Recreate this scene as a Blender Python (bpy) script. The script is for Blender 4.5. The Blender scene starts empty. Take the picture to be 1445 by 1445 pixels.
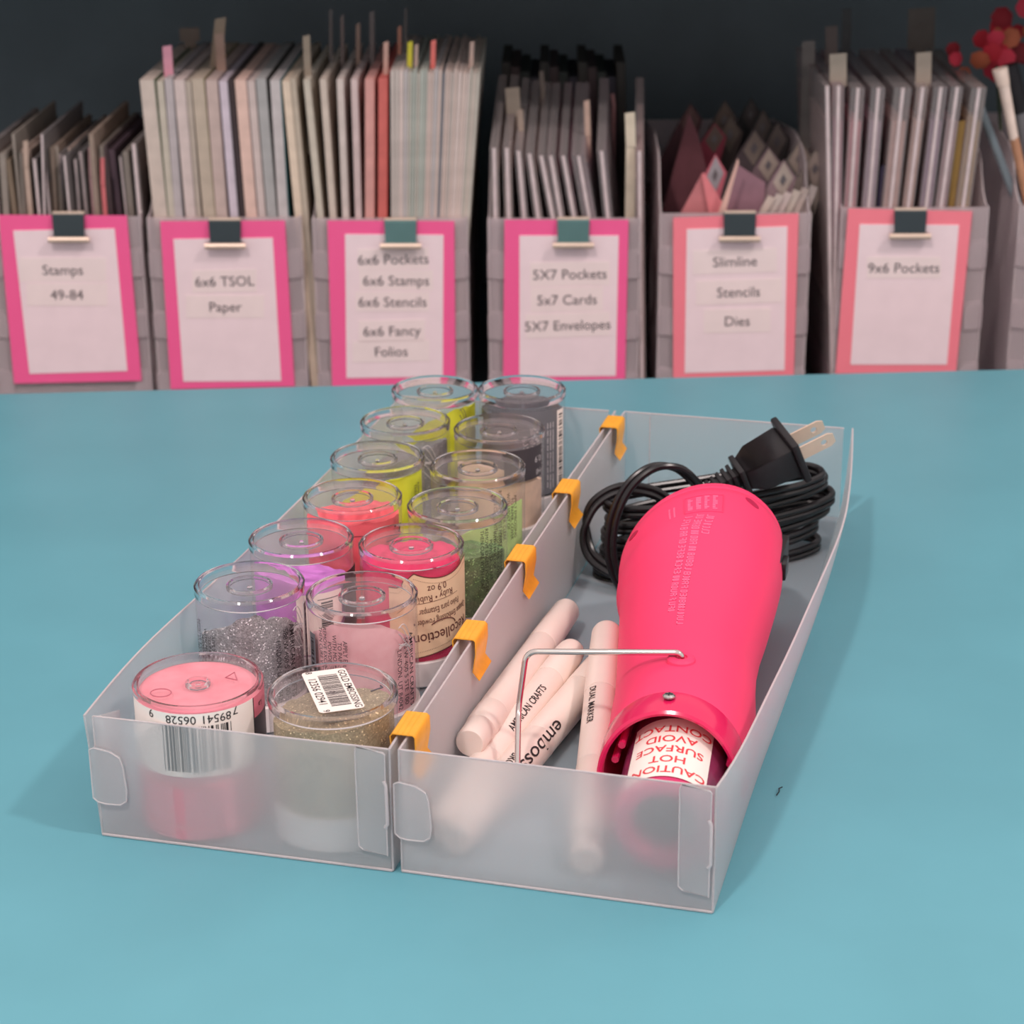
import bpy, bmesh, math, random
from mathutils import Vector, Matrix, Euler
random.seed(7)
PI = math.pi
SC = bpy.context.scene
COL = SC.collection

# ------------------------------------------------------------------ camera
F_PX = 2931.52
CAM = Vector((0.28545, -0.56276, 0.35382))
CROT = Euler((1.202057, 0.006693, 0.24426), 'XYZ').to_matrix()
cam_d = bpy.data.cameras.new('camera')
cam = bpy.data.objects.new('camera', cam_d); COL.objects.link(cam)
cam.location = CAM; cam.rotation_euler = (1.202057, 0.006693, 0.24426)
cam_d.sensor_width = 36; cam_d.lens = F_PX / 1445 * 36
cam_d.clip_start = 0.01; cam_d.clip_end = 50
cam_d.dof.use_dof = True; cam_d.dof.focus_distance = 0.74; cam_d.dof.aperture_fstop = 22
SC.camera = cam

# ------------------------------------------------------------------ light
w = bpy.data.worlds.new('world'); SC.world = w; w.use_nodes = True
bg = w.node_tree.nodes['Background']
bg.inputs[0].default_value = (1.0, 0.905, 0.885, 1); bg.inputs[1].default_value = 0.86

def area(name, loc, target, size, power, color):
    d = bpy.data.lights.new(name, 'AREA'); d.shape = 'DISK'; d.size = size; d.energy = power; d.color = color
    o = bpy.data.objects.new(name, d); COL.objects.link(o); o.location = loc
    o.rotation_euler = (Vector(target) - Vector(loc)).to_track_quat('-Z', 'Y').to_euler()
    return o
area('ceiling_lamp_front', (-0.30, -1.65, 2.75), (0.1, 0.25, 0), 0.22, 36, (1.0, 0.87, 0.83))
area('ceiling_lamp_right', (2.00, -0.35, 2.60), (0.1, 0.2, 0), 0.22, 30, (1.0, 0.87, 0.83))

SC.view_settings.view_transform = 'Standard'; SC.view_settings.look = 'None'
SC.view_settings.exposure = 0; SC.view_settings.gamma = 1; SC.view_settings.use_curve_mapping = False
cy = SC.cycles
cy.max_bounces = 18; cy.transparent_max_bounces = 40; cy.transmission_bounces = 14
cy.diffuse_bounces = 5; cy.glossy_bounces = 5; cy.use_denoising = True
cy.caustics_refractive = True; cy.caustics_reflective = False; cy.sample_clamp_indirect = 6

# ------------------------------------------------------------------ helpers
def lin(c):
    return tuple((x/12.92 if x <= .04045 else ((x+.055)/1.055)**2.4) for x in [v/255 for v in c])

def pray(u, v):
    return CROT @ Vector(((u-722.5)/F_PX, -(v-722.5)/F_PX, -1))
GA = math.radians(13.056)
GO = Vector((-0.10730, 0.69739, 0))
GX = Vector((math.cos(GA), math.sin(GA), 0)); GY = Vector((-math.sin(GA), math.cos(GA), 0))
def pg(u, v, yg=0.0):
    """point of the shelf row's upright plane at depth yg seen at pixel u,v: (xg, zg)"""
    d = pray(u, v); t = (yg + (GO-CAM).dot(GY)) / d.dot(GY); p = CAM + d*t
    return (p-GO).dot(GX), p.z
def gw(x, y, z):
    return GO + GX*x + GY*y + Vector((0, 0, z))

def nt(name):
    m = bpy.data.materials.new(name); m.use_nodes = True
    t = m.node_tree; t.nodes.clear(); out = t.nodes.new('ShaderNodeOutputMaterial')
    return m, t, out

def mat(name, col, rough=.5, var=.05, scale=60, bump=0, spec=.5, metal=0, coat=0, sss=0, trans=0, ior=1.45, col2=None, sheen=0):
    m, t, out = nt(name)
    p = t.nodes.new('ShaderNodeBsdfPrincipled'); t.links.new(p.outputs[0], out.inputs[0])
    c = lin(col)
    n = t.nodes.new('ShaderNodeTexNoise'); n.inputs['Scale'].default_value = scale; n.inputs['Detail'].default_value = 4
    tc = t.nodes.new('ShaderNodeTexCoord'); t.links.new(tc.outputs['Object'], n.inputs['Vector'])
    r = t.nodes.new('ShaderNodeValToRGB'); t.links.new(n.outputs[0], r.inputs[0])
    a = [x*(1-var) for x in c]; b = [min(1, x*(1+var)) for x in c] if col2 is None else lin(col2)
    r.color_ramp.elements[0].position = .35; r.color_ramp.elements[1].position = .65
    r.color_ramp.elements[0].color = (*a, 1); r.color_ramp.elements[1].color = (*b, 1)
    t.links.new(r.outputs[0], p.inputs['Base Color'])
    p.inputs['Roughness'].default_value = rough; p.inputs['Metallic'].default_value = metal
    p.inputs['Specular IOR Level'].default_value = spec; p.inputs['IOR'].default_value = ior
    p.inputs['Coat Weight'].default_value = coat; p.inputs['Transmission Weight'].default_value = trans
    p.inputs['Sheen Weight'].default_value = sheen
    if sss:
        p.inputs['Subsurface Weight'].default_value = sss; p.inputs['Subsurface Radius'].default_value = (1, .6, .5); p.inputs['Subsurface Scale'].default_value = .003
    if bump:
        bn = t.nodes.new('ShaderNodeBump'); bn.inputs['Strength'].default_value = bump; bn.inputs['Distance'].default_value = .0005
        t.links.new(n.outputs[0], bn.inputs['Height']); t.links.new(bn.outputs[0], p.inputs['Normal'])
    return m

def frosted(name, rough, wglass, wtrans, col=(228, 224, 226), tint=(245, 245, 246)):
    """milky polypropylene: rough refraction + a little straight-through + diffuse and translucent body"""
    m, t, out = nt(name)
    N = t.nodes.new
    g = N('ShaderNodeBsdfGlass'); g.distribution = 'MULTI_GGX'; g.inputs['Roughness'].default_value = rough; g.inputs['IOR'].default_value = 1.33
    g.inputs['Color'].default_value = (*lin(tint), 1)
    tr = N('ShaderNodeBsdfTransparent'); tr.inputs[0].default_value = (*lin((238, 238, 240)), 1)
    d = N('ShaderNodeBsdfDiffuse'); d.inputs[0].default_value = (*lin(col), 1)
    l = N('ShaderNodeBsdfTranslucent'); l.inputs[0].default_value = (*lin(col), 1)
    m1 = N('ShaderNodeMixShader'); m1.inputs[0].default_value = .38; t.links.new(d.outputs[0], m1.inputs[1]); t.links.new(l.outputs[0], m1.inputs[2])
    m2 = N('ShaderNodeMixShader'); m2.inputs[0].default_value = wglass/(wglass+wtrans+1e-9)
    t.links.new(tr.outputs[0], m2.inputs[1]); t.links.new(g.outputs[0], m2.inputs[2])
    m3 = N('ShaderNodeMixShader'); m3.inputs[0].default_value = wglass+wtrans
    t.links.new(m1.outputs[0], m3.inputs[1]); t.links.new(m2.outputs[0], m3.inputs[2])
    t.links.new(m3.outputs[0], out.inputs[0])
    return m

def clear_thin(name, tint, milk=.05, gloss=1.0, rough=.04):
    """one-sheet clear plastic: straight-through with facing-dependent shine"""
    m, t, out = nt(name); N = t.nodes.new
    tr = N('ShaderNodeBsdfTransparent'); tr.inputs[0].default_value = (*lin(tint), 1)
    gl = N('ShaderNodeBsdfGlossy'); gl.inputs['Roughness'].default_value = rough
    lw = N('ShaderNodeLayerWeight'); lw.inputs[0].default_value = .5
    pw = N('ShaderNodeMath'); pw.operation = 'POWER'; pw.inputs[1].default_value = 3.2; t.links.new(lw.outputs['Facing'], pw.inputs[0])
    ma = N('ShaderNodeMath'); ma.operation = 'MULTIPLY_ADD'; ma.inputs[1].default_value = .8*gloss; ma.inputs[2].default_value = .05*gloss
    t.links.new(pw.outputs[0], ma.inputs[0])
    mx = N('ShaderNodeMixShader'); t.links.new(ma.outputs[0], mx.inputs[0]); t.links.new(tr.outputs[0], mx.inputs[1]); t.links.new(gl.outputs[0], mx.inputs[2])
    d = N('ShaderNodeBsdfDiffuse'); d.inputs[0].default_value = (*lin((225, 215, 215)), 1)
    mm = N('ShaderNodeMixShader'); mm.inputs[0].default_value = milk; t.links.new(mx.outputs[0], mm.inputs[1]); t.links.new(d.outputs[0], mm.inputs[2])
    t.links.new(mm.outputs[0], out.inputs[0])
    return m

def powder_mat(name, col, col2=None, glitter=0, scale=2200):
    m, t, out = nt(name); N = t.nodes.new
    p = N('ShaderNodeBsdfPrincipled'); t.links.new(p.outputs[0], out.inputs[0])
    p.inputs['Roughness'].default_value = .9 if not glitter else .5; p.inputs['Specular IOR Level'].default_value = .2
    tc = N('ShaderNodeTexCoord')
    n = N('ShaderNodeTexNoise'); n.inputs['Scale'].default_value = 140; n.inputs['Detail'].default_value = 6; t.links.new(tc.outputs['Object'], n.inputs[0])
    r = N('ShaderNodeValToRGB'); r.color_ramp.elements[0].position = .3; r.color_ramp.elements[1].position = .7
    c = lin(col); c2 = lin(col2) if col2 else tuple(min(1, x*1.12) for x in c)
    r.color_ramp.elements[0].color = (*[x*.9 for x in c], 1); r.color_ramp.elements[1].color = (*c2, 1)
    t.links.new(n.outputs[0], r.inputs[0]); base = r.outputs[0]
    v = N('ShaderNodeTexVoronoi'); v.inputs['Scale'].default_value = scale; t.links.new(tc.outputs['Object'], v.inputs['Vector'])
    if glitter:
        sp = N('ShaderNodeSeparateColor'); t.links.new(v.outputs['Color'], sp.inputs[0])
        ra = N('ShaderNodeValToRGB'); ra.color_ramp.elements[0].position = 0; ra.color_ramp.elements[0].color = (.55, .55, .55, 1)
        ra.color_ramp.elements[1].position = .95; ra.color_ramp.elements[1].color = (1.35, 1.35, 1.35, 1)
        e = ra.color_ramp.elements.new(1.0); e.color = (5, 5, 5, 1)
        t.links.new(sp.outputs[0], ra.inputs[0])
        mu = N('ShaderNodeMix'); mu.data_type = 'RGBA'; mu.blend_type = 'MULTIPLY'; mu.inputs[0].default_value = glitter
        t.links.new(base, mu.inputs[6]); t.links.new(ra.outputs[0], mu.inputs[7]); base = mu.outputs[2]
        p.inputs['Metallic'].default_value = .25
    t.links.new(base, p.inputs['Base Color'])
    b = N('ShaderNodeBump'); b.inputs['Strength'].default_value = .5; b.inputs['Distance'].default_value = .0006
    t.links.new(n.outputs[0], b.inputs['Height']); t.links.new(b.outputs[0], p.inputs['Normal'])
    return m

class MB:
    """collects pieces into one mesh"""
    def __init__(s): s.v = []; s.f = []
    def add(s, vs, fs):
        k = len(s.v); s.v += [tuple(x) for x in vs]; s.f += [tuple(i+k for i in f) for f in fs]; return s
    def box(s, x0, y0, z0, x1, y1, z1, M=None):
        vs = [Vector(p) for p in ((x0,y0,z0),(x1,y0,z0),(x1,y1,z0),(x0,y1,z0),(x0,y0,z1),(x1,y0,z1),(x1,y1,z1),(x0,y1,z1))]
        if M: vs = [M @ p for p in vs]
        return s.add(vs, [(0,3,2,1),(4,5,6,7),(0,1,5,4),(1,2,6,5),(2,3,7,6),(3,0,4,7)])
    def prism8(s, front, back):
        """front: 4 pts, back: 4 pts"""
        return s.add(list(front)+list(back), [(0,1,2,3),(7,6,5,4),(0,4,5,1),(1,5,6,2),(2,6,7,3),(3,7,4,0)])
    def lathe(s, prof, n=48, c=(0,0,0), closed=False, axis=None):
        """prof: (r, z) list round z"""
        M = axis or Matrix.Identity(4); vs = []; fs = []; m = len(prof)
        for r, z in prof:
            for i in range(n):
                a = 2*PI*i/n; vs.append(M @ Vector((c[0]+r*math.cos(a), c[1]+r*math.sin(a), c[2]+z)))
        for j in range(m if closed else m-1):
            j2 = (j+1) % m
            for i in range(n):
                i2 = (i+1) % n; fs.append((j*n+i, j*n+i2, j2*n+i2, j2*n+i))
        k = len(vs)
        if not closed:
            if prof[0][0] > 1e-7 and getattr(s, 'cap0', True) and s.caps[0]: fs.append(tuple(reversed(range(n))))
            if prof[-1][0] > 1e-7 and s.caps[1]: fs.append(tuple((m-1)*n+i for i in range(n)))
        return s.add(vs, fs)
    caps = (True, True)
    def tube(s, pts, r, n=10, cap=True, closed=False):
        pts = [Vector(p) for p in pts]; N = len(pts); rings = []; t0 = None; nrm = None
        for i, p in enumerate(pts):
            a = pts[(i-1) % N] if (closed or i > 0) else p; b = pts[(i+1) % N] if (closed or i < N-1) else p
            t = (b-a).normalized()
            if nrm is None:
                h = Vector((0,0,1)) if abs(t.z) < .9 else Vector((1,0,0)); nrm = (h - t*h.dot(t)).normalized()
            else: nrm = (nrm - t*nrm.dot(t)).normalized()
            bi = t.cross(nrm); rr = r[i] if isinstance(r, (list, tuple)) else r
            rings.append([p + nrm*rr*math.cos(2*PI*k/n) + bi*rr*math.sin(2*PI*k/n) for k in range(n)])
        vs = [q for R in rings for q in R]; fs = []
        for j in range(N if closed else N-1):
            j2 = (j+1) % N
            for k in range(n): fs.append((j*n+k, j*n+(k+1) % n, j2*n+(k+1) % n, j2*n+k))
        if cap and not closed: fs += [tuple(reversed(range(n))), tuple((N-1)*n+k for k in range(n))]
        return s.add(vs, fs)
    def sheet(s, path, z0, z1, th):
        """upright sheet along xy path, thickness to the left; z0/z1 number or list"""
        P = [Vector((p[0], p[1], 0)) for p in path]; n = len(P); A = []; B = []
        for i in range(n):
            t = (P[min(i+1, n-1)] - P[max(i-1, 0)]).normalized(); nn = Vector((-t.y, t.x, 0))
            A.append(P[i]); B.append(P[i] + nn*th)
        zz0 = z0 if isinstance(z0, list) else [z0]*n; zz1 = z1 if isinstance(z1, list) else [z1]*n
        vs = []
        for i in range(n):
            for q, z in ((A[i], zz0[i]), (A[i], zz1[i]), (B[i], zz1[i]), (B[i], zz0[i])): vs.append((q.x, q.y, z))
        fs = []
        for i in range(n-1):
            a = 4*i; b = 4*i+4
            for k in range(4): fs.append((a+k, b+k, b+(k+1) % 4, a+(k+1) % 4))
        fs += [(3,2,1,0), tuple(4*(n-1)+k for k in range(4))]
        return s.add(vs, fs)
    def xform(s, M): s.v = [tuple(M @ Vector(p)) for p in s.v]; return s
    def mesh(s, name, smooth=35, bevel=0):
        me = bpy.data.meshes.new(name)
        bm = bmesh.new(); vv = [bm.verts.new(p) for p in s.v]
        for f in s.f:
            try: bm.faces.new([vv[i] for i in f])
            except ValueError: pass
        bmesh.ops.remove_doubles(bm, verts=bm.verts, dist=1e-7)
        bmesh.ops.recalc_face_normals(bm, faces=bm.faces)
        if bevel: bmesh.ops.bevel(bm, geom=list(bm.edges), offset=bevel, segments=2, affect='EDGES', profile=.5, clamp_overlap=True)
        bm.to_mesh(me); bm.free()
        if smooth is not None:
            for p in me.polygons: p.use_smooth = True
            me.set_sharp_from_angle(angle=math.radians(smooth))
        return me

def part(name, mb, m, parent=None, smooth=35, bevel=0, label=None, offset=None):
    me = mb if isinstance(mb, bpy.types.Mesh) else mb.mesh(name, smooth, bevel)
    if offset is not None: me.transform(Matrix.Translation(-Vector(offset)))
    if m: me.materials.clear(); me.materials.append(m)
    o = bpy.data.objects.new(name, me); COL.objects.link(o)
    if parent: o.parent = parent
    if label: o['label'] = label
    return o

def tag(o, label, cat, group=None):
    o['label'] = label; o['category'] = cat
    if group: o['group'] = group
    return o

def thing(name, label, cat, loc=(0,0,0), rotz=0, group=None):
    o = bpy.data.objects.new(name, None); COL.objects.link(o); o.empty_display_size = .02
    o.location = loc; o.rotation_euler = (0, 0, rotz)
    return tag(o, label, cat, group)

_txt = {}
def glyphs(s, size, bold=0.0, align='LEFT', ext=0):
    """(verts, faces) of a line of lettering in the xy plane, cap height about .7*size"""
    k = (s, size, bold, align)
    if k not in _txt:
        c = bpy.data.curves.new('lettering', 'FONT'); c.body = s; c.size = size; c.offset = bold; c.resolution_u = 3
        c.align_x = align; c.fill_mode = 'FRONT' if hasattr(c, 'fill_mode') else c.fill_mode
        o = bpy.data.objects.new('tmp', c)
        me = bpy.data.meshes.new_from_object(o)
        _txt[k] = ([tuple(v.co) for v in me.vertices], [tuple(p.vertices) for p in me.polygons])
        bpy.data.meshes.remove(me); bpy.data.objects.remove(o); bpy.data.curves.remove(c)
    return _txt[k]

# ------------------------------------------------------------------ materials
M = {}
M['table'] = mat('turquoise_laminate', (104, 168, 182), .42, .035, 14, bump=.02, spec=.4)
M['shelf'] = mat('dark_teal_laminate', (98, 112, 120), .6, .06, 20)
M['floor'] = mat('grey_carpet', (120, 118, 118), .95, .12, 200, bump=.5)
M['metal'] = mat('brushed_steel', (205, 200, 196), .25, .03, 200, metal=1)
M['wallp'] = frosted('frosted_polypropylene', .38, .69, .0, (250, 248, 250), (255, 255, 255))
M['floorp'] = frosted('frosted_polypropylene_base', .3, .0, .70, (245, 243, 245))
M['edgep'] = frosted('frosted_cut_edge', .3, .15, .15, (245, 235, 236))
M['boxp'] = frosted('frosted_magazine_box', .36, .5, .0, (240, 226, 230), (255, 255, 255))
M['clip'] = mat('ochre_metal_clip', (246, 172, 52), .38, .05, 300, spec=.6)
M['clear'] = clear_thin('clear_styrene', (255, 254, 254), .04, .45)
M['clearbase'] = clear_thin('clear_styrene_base', (254, 252, 252), .10, .45)
M['glass'] = mat('clear_styrene_rim', (255, 250, 252), .05, 0, 50, trans=1, ior=1.3)
M['white'] = mat('white_plastic', (240, 222, 213), .42, .02, 50, sss=.15)
M['white2'] = mat('white_matt_lid', (240, 232, 230), .5, .02, 50)
M['blackink'] = mat('black_ink', (38, 32, 36), .6, 0, 50)
M['greyink'] = mat('grey_ink', (95, 90, 98), .6, 0, 50)
M['whiteink'] = mat('pale_ink', (205, 198, 200), .6, 0, 50)
M['brownink'] = mat('brown_ink', (105, 58, 52), .6, 0, 50)
M['redink'] = mat('red_ink', (228, 62, 72), .6, 0, 50)
M['sticker'] = mat('white_paper_sticker', (255, 240, 232), .6, .01, 90)
M['cream'] = mat('cream_label_paper', (236, 204, 168), .6, .04, 120)
M['charlabel'] = mat('charcoal_label', (72, 66, 72), .45, .05, 120)
M['gun'] = mat('pink_rubbery_plastic', (255, 66, 114), .5, .015, 30, spec=.35)
M['gunring'] = mat('glossy_deep_pink_plastic', (226, 34, 92), .16, .02, 30, spec=.6)
M['gunmark'] = mat('pink_raised_marking', (255, 112, 156), .55, .02, 300)
M['gunhole'] = mat('deep_pink_recess', (190, 20, 76), .5, 0, 30)
M['tube'] = mat('smoked_rose_guard', (132, 50, 84), .22, .05, 60, spec=.6)
M['nozzle'] = mat('rose_nozzle_ring', (214, 58, 112), .35, .03, 60)
M['bore'] = mat('dark_bore', (40, 38, 44), .6, .1, 60)
M['wire'] = mat('chromed_wire', (225, 215, 210), .16, .02, 300, metal=1)
M['cord'] = mat('black_vinyl_cord', (24, 21, 24), .28, .05, 100, spec=.6)
M['plug'] = mat('black_moulded_rubber', (34, 30, 33), .42, .06, 120, bump=.1)
M['prong'] = mat('nickel_prong', (240, 208, 186), .42, .03, 200, metal=.45)
M['lint'] = mat('dark_lint', (40, 50, 55), .9, 0, 50)

# ================================================================== SETTING
fl = MB().box(-2.2, -2.2, -.78, 2.2, 2.2, -.76)
o = part('floor', fl, M['floor']); o['kind'] = 'structure'
TA = math.radians(17.37)
TO = Vector((.0156, .5256, 0))
table = thing('craft_table', 'turquoise blue laminate craft table carrying the two frosted trays', 'table', (TO.x, TO.y, -.76), TA)
part('tabletop', MB().box(-.95, -1.35, .735, .95, 0, .76), M['table'], table, bevel=.0015)
part('apron', MB().box(-.88, -1.28, .68, .88, -.07, .735), M['shelf'], table)
for sx in (-1, 1):
    for yy in (-1.25, -.1):
        part('leg', MB().lathe([(.02, 0), (.022, .01), (.022, .68)], 20, (sx*.83, yy, 0)), M['metal'], table)

shelf = thing('shelving_unit', 'dark teal cubby shelving behind the table holding the row of frosted boxes', 'shelf', gw(.1, 0, -.76), GA)
def sp(name, a, b): part(name, MB().box(*a, *b), M['shelf'], shelf, bevel=.001)
sp('base_shelf', (-.85, -.05, .65), (.95, .36, .67))
sp('back_panel', (-.85, .36, 0), (.95, .372, 1.36))
sp('upper_shelf', (-.85, -.035, .985), (.95, .36, 1.005))
sp('side_panel', (-.87, -.05, 0), (-.85, .372, 1.36))
sp('side_panel', (.95, -.05, 0), (.97, .372, 1.36))
sp('kick_board', (-.85, -.03, 0), (.95, -.015, .65))

# ================================================================== FRONT TRAYS
W, H, L, TH = .103, .0447, .352, .0008
G2 = W + .0023; A2 = -.01433; Y2 = .00057
def interp(tab, y):
    for (a, b), (c, d) in zip(tab, tab[1:]):
        if y <= c: return b + (d-b)*max(0, (y-a))/(c-a)
    return tab[-1][1]
def smooth_path(tab, n):
    ys = [tab[0][0] + (tab[-1][0]-tab[0][0])*i/(n-1) for i in range(n)]
    xs = [interp(tab, y) for y in ys]
    for _ in range(6): xs = [xs[0]] + [(xs[i-1]+2*xs[i]+xs[i+1])/4 for i in range(1, n-1)] + [xs[-1]]
    return list(zip(xs, ys))
def leaning_wall(tabt, tabb, n, h, th, side, bow=False):
    """wall whose top follows tabt and bottom tabb; side=+1 thickness towards +x"""
    T = smooth_path(tabt, n); B = smooth_path(tabb, n); mb = MB(); vs = []; K = 5
    for i in range(n):
        for s_ in (0, 1):
            for k in range(K):
                f = k/(K-1); e = f**.6 if bow else f**1.2
                vs.append((B[i][0] + (T[i][0]-B[i][0])*e + s_*side*th, B[i][1] + (T[i][1]-B[i][1])*e, .0004 + (h-.0004)*f))
    fs = []; R = 2*K
    for i in range(n-1):
        a = i*R; b = a+R
        for s_ in (0, 1):
            for k in range(K-1): q = s_*K+k; fs.append((a+q, b+q, b+q+1, a+q+1))
        fs += [(a+K-1, b+K-1, b+R-1, a+R-1), (a, b, b+K, a+K)]
    for a in (0, (n-1)*R):
        for k in range(K-1): fs.append((a+k, a+k+1, a+K+k+1, a+K+k))
    return MB().add(vs, fs), T

def tray(label, loc, rz, ltop, lbot, rtop, rbot, gapback=0):
    t = thing('storage_tray', label, 'tray', loc, rz)
    part('base', MB().box(TH, TH, .0003, W-TH, L-TH, .0011), M['floorp'], t)
    part('front_wall', MB().sheet([(0.0004, 0), (W-.0004, 0)], .0004, H, TH), M['wallp'], t)
    part('rear_wall', MB().sheet([(0.0006, L-TH), (W-.0006-gapback, L-TH)], .0004, H, TH), M['wallp'], t)
    lw, T1 = leaning_wall(ltop, lbot, 40, H, TH, 1); part('side_wall', lw, M['wallp'], t)
    rw, T2 = leaning_wall(rtop, rbot, 40, H, TH, -1, True); part('side_wall', rw, M['wallp'], t)
    e = MB()
    e.tube([(x+TH/2, y, H) for x, y in T1], .00042, 6); e.tube([(x-TH/2, y, H) for x, y in T2], .00042, 6)
    e.tube([(.0005, TH/2, H), (W-.0005, TH/2, H)], .00038, 6); e.tube([(.0005, L-TH/2, H), (W-.0005-gapback, L-TH/2, H)], .0004, 6)
    e.tube([(.0004, 0, .0006), (W-.0004, 0, .0006)], .0005, 6)
    e.tube([(.0004, .0002, .0006), (.0004, .0002, H)], .00042, 6); e.tube([(W-.0004, .0002, .0006), (W-.0004, .0002, H)], .00045, 6)
    part('folded_edge', e, M['edgep'], t)
    # tongue of the side wall wrapped round the front left corner
    P = [(-.0012, .0330), (.0004, .0338), (.0060, .0330), (.0095, .0310), (.0104, .0280), (.0110, .0190), (.0106, .0150), (.0085, .0134), (.0030, .0132), (.0004, .0136), (-.0012, .0150)]
    tb = MB(); n = len(P)
    tb.add([(x, -.0013, z) for x, z in P]+[(x, -.0004, z) for x, z in P], [tuple(range(n)), tuple(reversed(range(n, 2*n)))] + [(i, (i+1) % n, n+(i+1) % n, n+i) for i in range(n)])
    tg = part('locking_tongue', tb, M['wallp'], t, smooth=None)
    part('tongue_edge', MB().tube([(x, -.0014, z) for x, z in P], .00028, 6, closed=True), M['edgep'], tg)
    # flap lying over the front wall at its right end
    x0 = W-.0115; P = [(x0+.0006, H+.0004), (x0, H-.001), (x0+.0002, .0090), (x0+.0016, .0078), (W-.0016, .0066), (W-.0016, H-.0014), (W-.0022, H-.0008)]
    n = len(P); fb = MB()
    fb.add([(x, -.0011, z) for x, z in P]+[(x, -.0003, z) for x, z in P], [tuple(range(n)), tuple(reversed(range(n, 2*n)))] + [(i, (i+1) % n, n+(i+1) % n, n+i) for i in range(n)])
    fp = part('corner_flap', fb, M['wallp'], t, smooth=None)
    part('flap_edge', MB().tube([(x, -.0012, z) for x, z in P], .00026, 6, closed=True), M['edgep'], fp)
    part('locking_slot', MB().tube([(W-.0020, -.0015, .0340), (W-.0013, -.0017, .0325), (W-.0011, -.0017, .0185), (W-.0020, -.0016, .0172)], .00055, 8), M['edgep'], fp)
    # small inner fold standing at the front left corner
    if not rz: part('inner_fold', MB().sheet([(.0016, .0010), (.0045, .0120)], .002, [H-.0002, H-.003], .0005), M['wallp'], t)
    # fold line in the rear wall
    part('fold_line', MB().box(.0118, L-TH-.0004, .001, .0122, L-TH-.0001, H-.001), M['edgep'], t)
    return t
bulge_l = [(0, -.0030), (.03, -.0052), (.062, -.0060), (.09, -.0042), (.14, -.0022), (.19, -.001), (.25, 0), (.352, 0)]
flat_r = [(0, W), (.06, W-.0004), (.15, W-.0004), (.25, W+.0012), (.33, W+.0032), (.352, W+.0028)]
tray('frosted plastic tray on the left, packed with round powder jars', (0, 0, 0), 0,
     bulge_l, [(0, 0), (.352, 0)], flat_r, [(0, W), (.352, W)])
r_top = [(0, W), (.016, W+.0031), (.048, W+.0047), (.073, W+.0062), (.1065, W+.0084), (.149, W+.0101), (.19, W+.0121), (.228, W+.0133), (.2445, W+.0130), (.294, W+.0095), (.342, W+.0049), (.352, W+.0038)]
r_bot = [(0, W), (.352, W)]
tray('frosted plastic tray on the right, with the pink heat gun and white markers', (G2, Y2, 0), A2,
     [(0, 0), (.06, .0002), (.15, -.0006), (.25, -.0010), (.34, -.0014), (.352, -.0006)], [(0, 0), (.15, -.0004), (.34, -.0010), (.352, -.0004)], r_top, r_bot, gapback=0)

# ochre clips joining the two trays
def clip(x, y, label):
    t = thing('divider_clip', label, 'clip', (x, y, H), .0)
    wd = .0166; th = .0004
    prof = [(-.0041, -.0056), (-.0036, -.0034), (-.0040, .0006), (-.0034, .0014), (.0034, .0014), (.0040, .0008), (.0041, -.0040), (.0030, -.0110), (.0054, -.0142)]
    def strip(pr):
        m = MB(); n = len(pr); vs = []
        for yv in (0, wd):
            for i, (a, b) in enumerate(pr):
                p = Vector((a, b)); q = Vector(pr[min(i+1, n-1)]) - Vector(pr[max(i-1, 0)]); q.normalize(); nn = Vector((-q.y, q.x))*th
                vs += [(a, yv, b), (a+nn.x, yv, b+nn.y)]
        fs = []; k = 2*n
        for i in range(n-1):
            a = 2*i; fs += [(a, a+2, k+a+2, k+a), (a+1, k+a+1, k+a+3, a+3), (a, a+1, a+3, a+2), (k+a, k+a+2, k+a+3, k+a+1)]
        fs += [(0, k, k+1, 1), (2*n-2, 2*n-1, k+2*n-1, k+2*n-2)]
        return m.add(vs, fs)
    part('clip_spring', strip(prof), M['clip'], t, smooth=50)
    for xx in (-.0018, .0, .0018): part('pressed_rib', MB().tube([(xx, .0006, .0017), (xx, wd-.0006, .0017)], .0003, 6), M['clip'], t)
clip(.1047, .0080, 'orange metal clip on the tray divider nearest the front')
clip(.1046, .0836, 'orange metal clip on the divider beside the ruby powder jar')
clip(.1048, .1585, 'orange metal clip on the divider beside the dark green powder jar')
clip(.1060, .2355, 'orange metal clip on the divider, second from the back')
clip(.1080, .3235, 'orange metal clip on the tray divider farthest back')

# ================================================================== POWDER JARS
def camang(x, y): return math.atan2(CAM.x-x, -(CAM.y-y))

def cyl_text(mb, txt, size, r, th0, z0, rot, bold=0, align='LEFT', xs=1.0):
    vs, fs = glyphs(txt, size, bold, align)
    c, s_ = math.cos(rot), math.sin(rot); out = []
    for x, y, _ in vs:
        x *= xs; a, b = c*x - s_*y, s_*x + c*y; th = th0 + a/r
        out.append((r*math.sin(th), -r*math.cos(th), z0+b))
    mb.add(out, fs)
def cyl_patch(mb, r, th0, th1, z0, z1, th=.00006, zf=None, n=24):
    """curved rectangle on a cylinder; zf(f)->(zlo,zhi)"""
    vs = []
    for i in range(n+1):
        f = i/n; a = th0+(th1-th0)*f; lo, hi = (z0, z1) if zf is None else zf(f)
        for rr in (r, r-th):
            vs += [(rr*math.sin(a), -rr*math.cos(a), lo), (rr*math.sin(a), -rr*math.cos(a), hi)]
    fs = []
    for i in range(n):
        a = 4*i; b = a+4; fs += [(a, b, b+1, a+1), (a+2, a+3, b+3, b+2), (a+1, b+1, b+3, a+3), (a, a+2, b+2, b)]
    fs += [(0, 1, 3, 2), (4*n, 4*n+2, 4*n+3, 4*n+1)]
    return mb.add(vs, fs)
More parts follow.
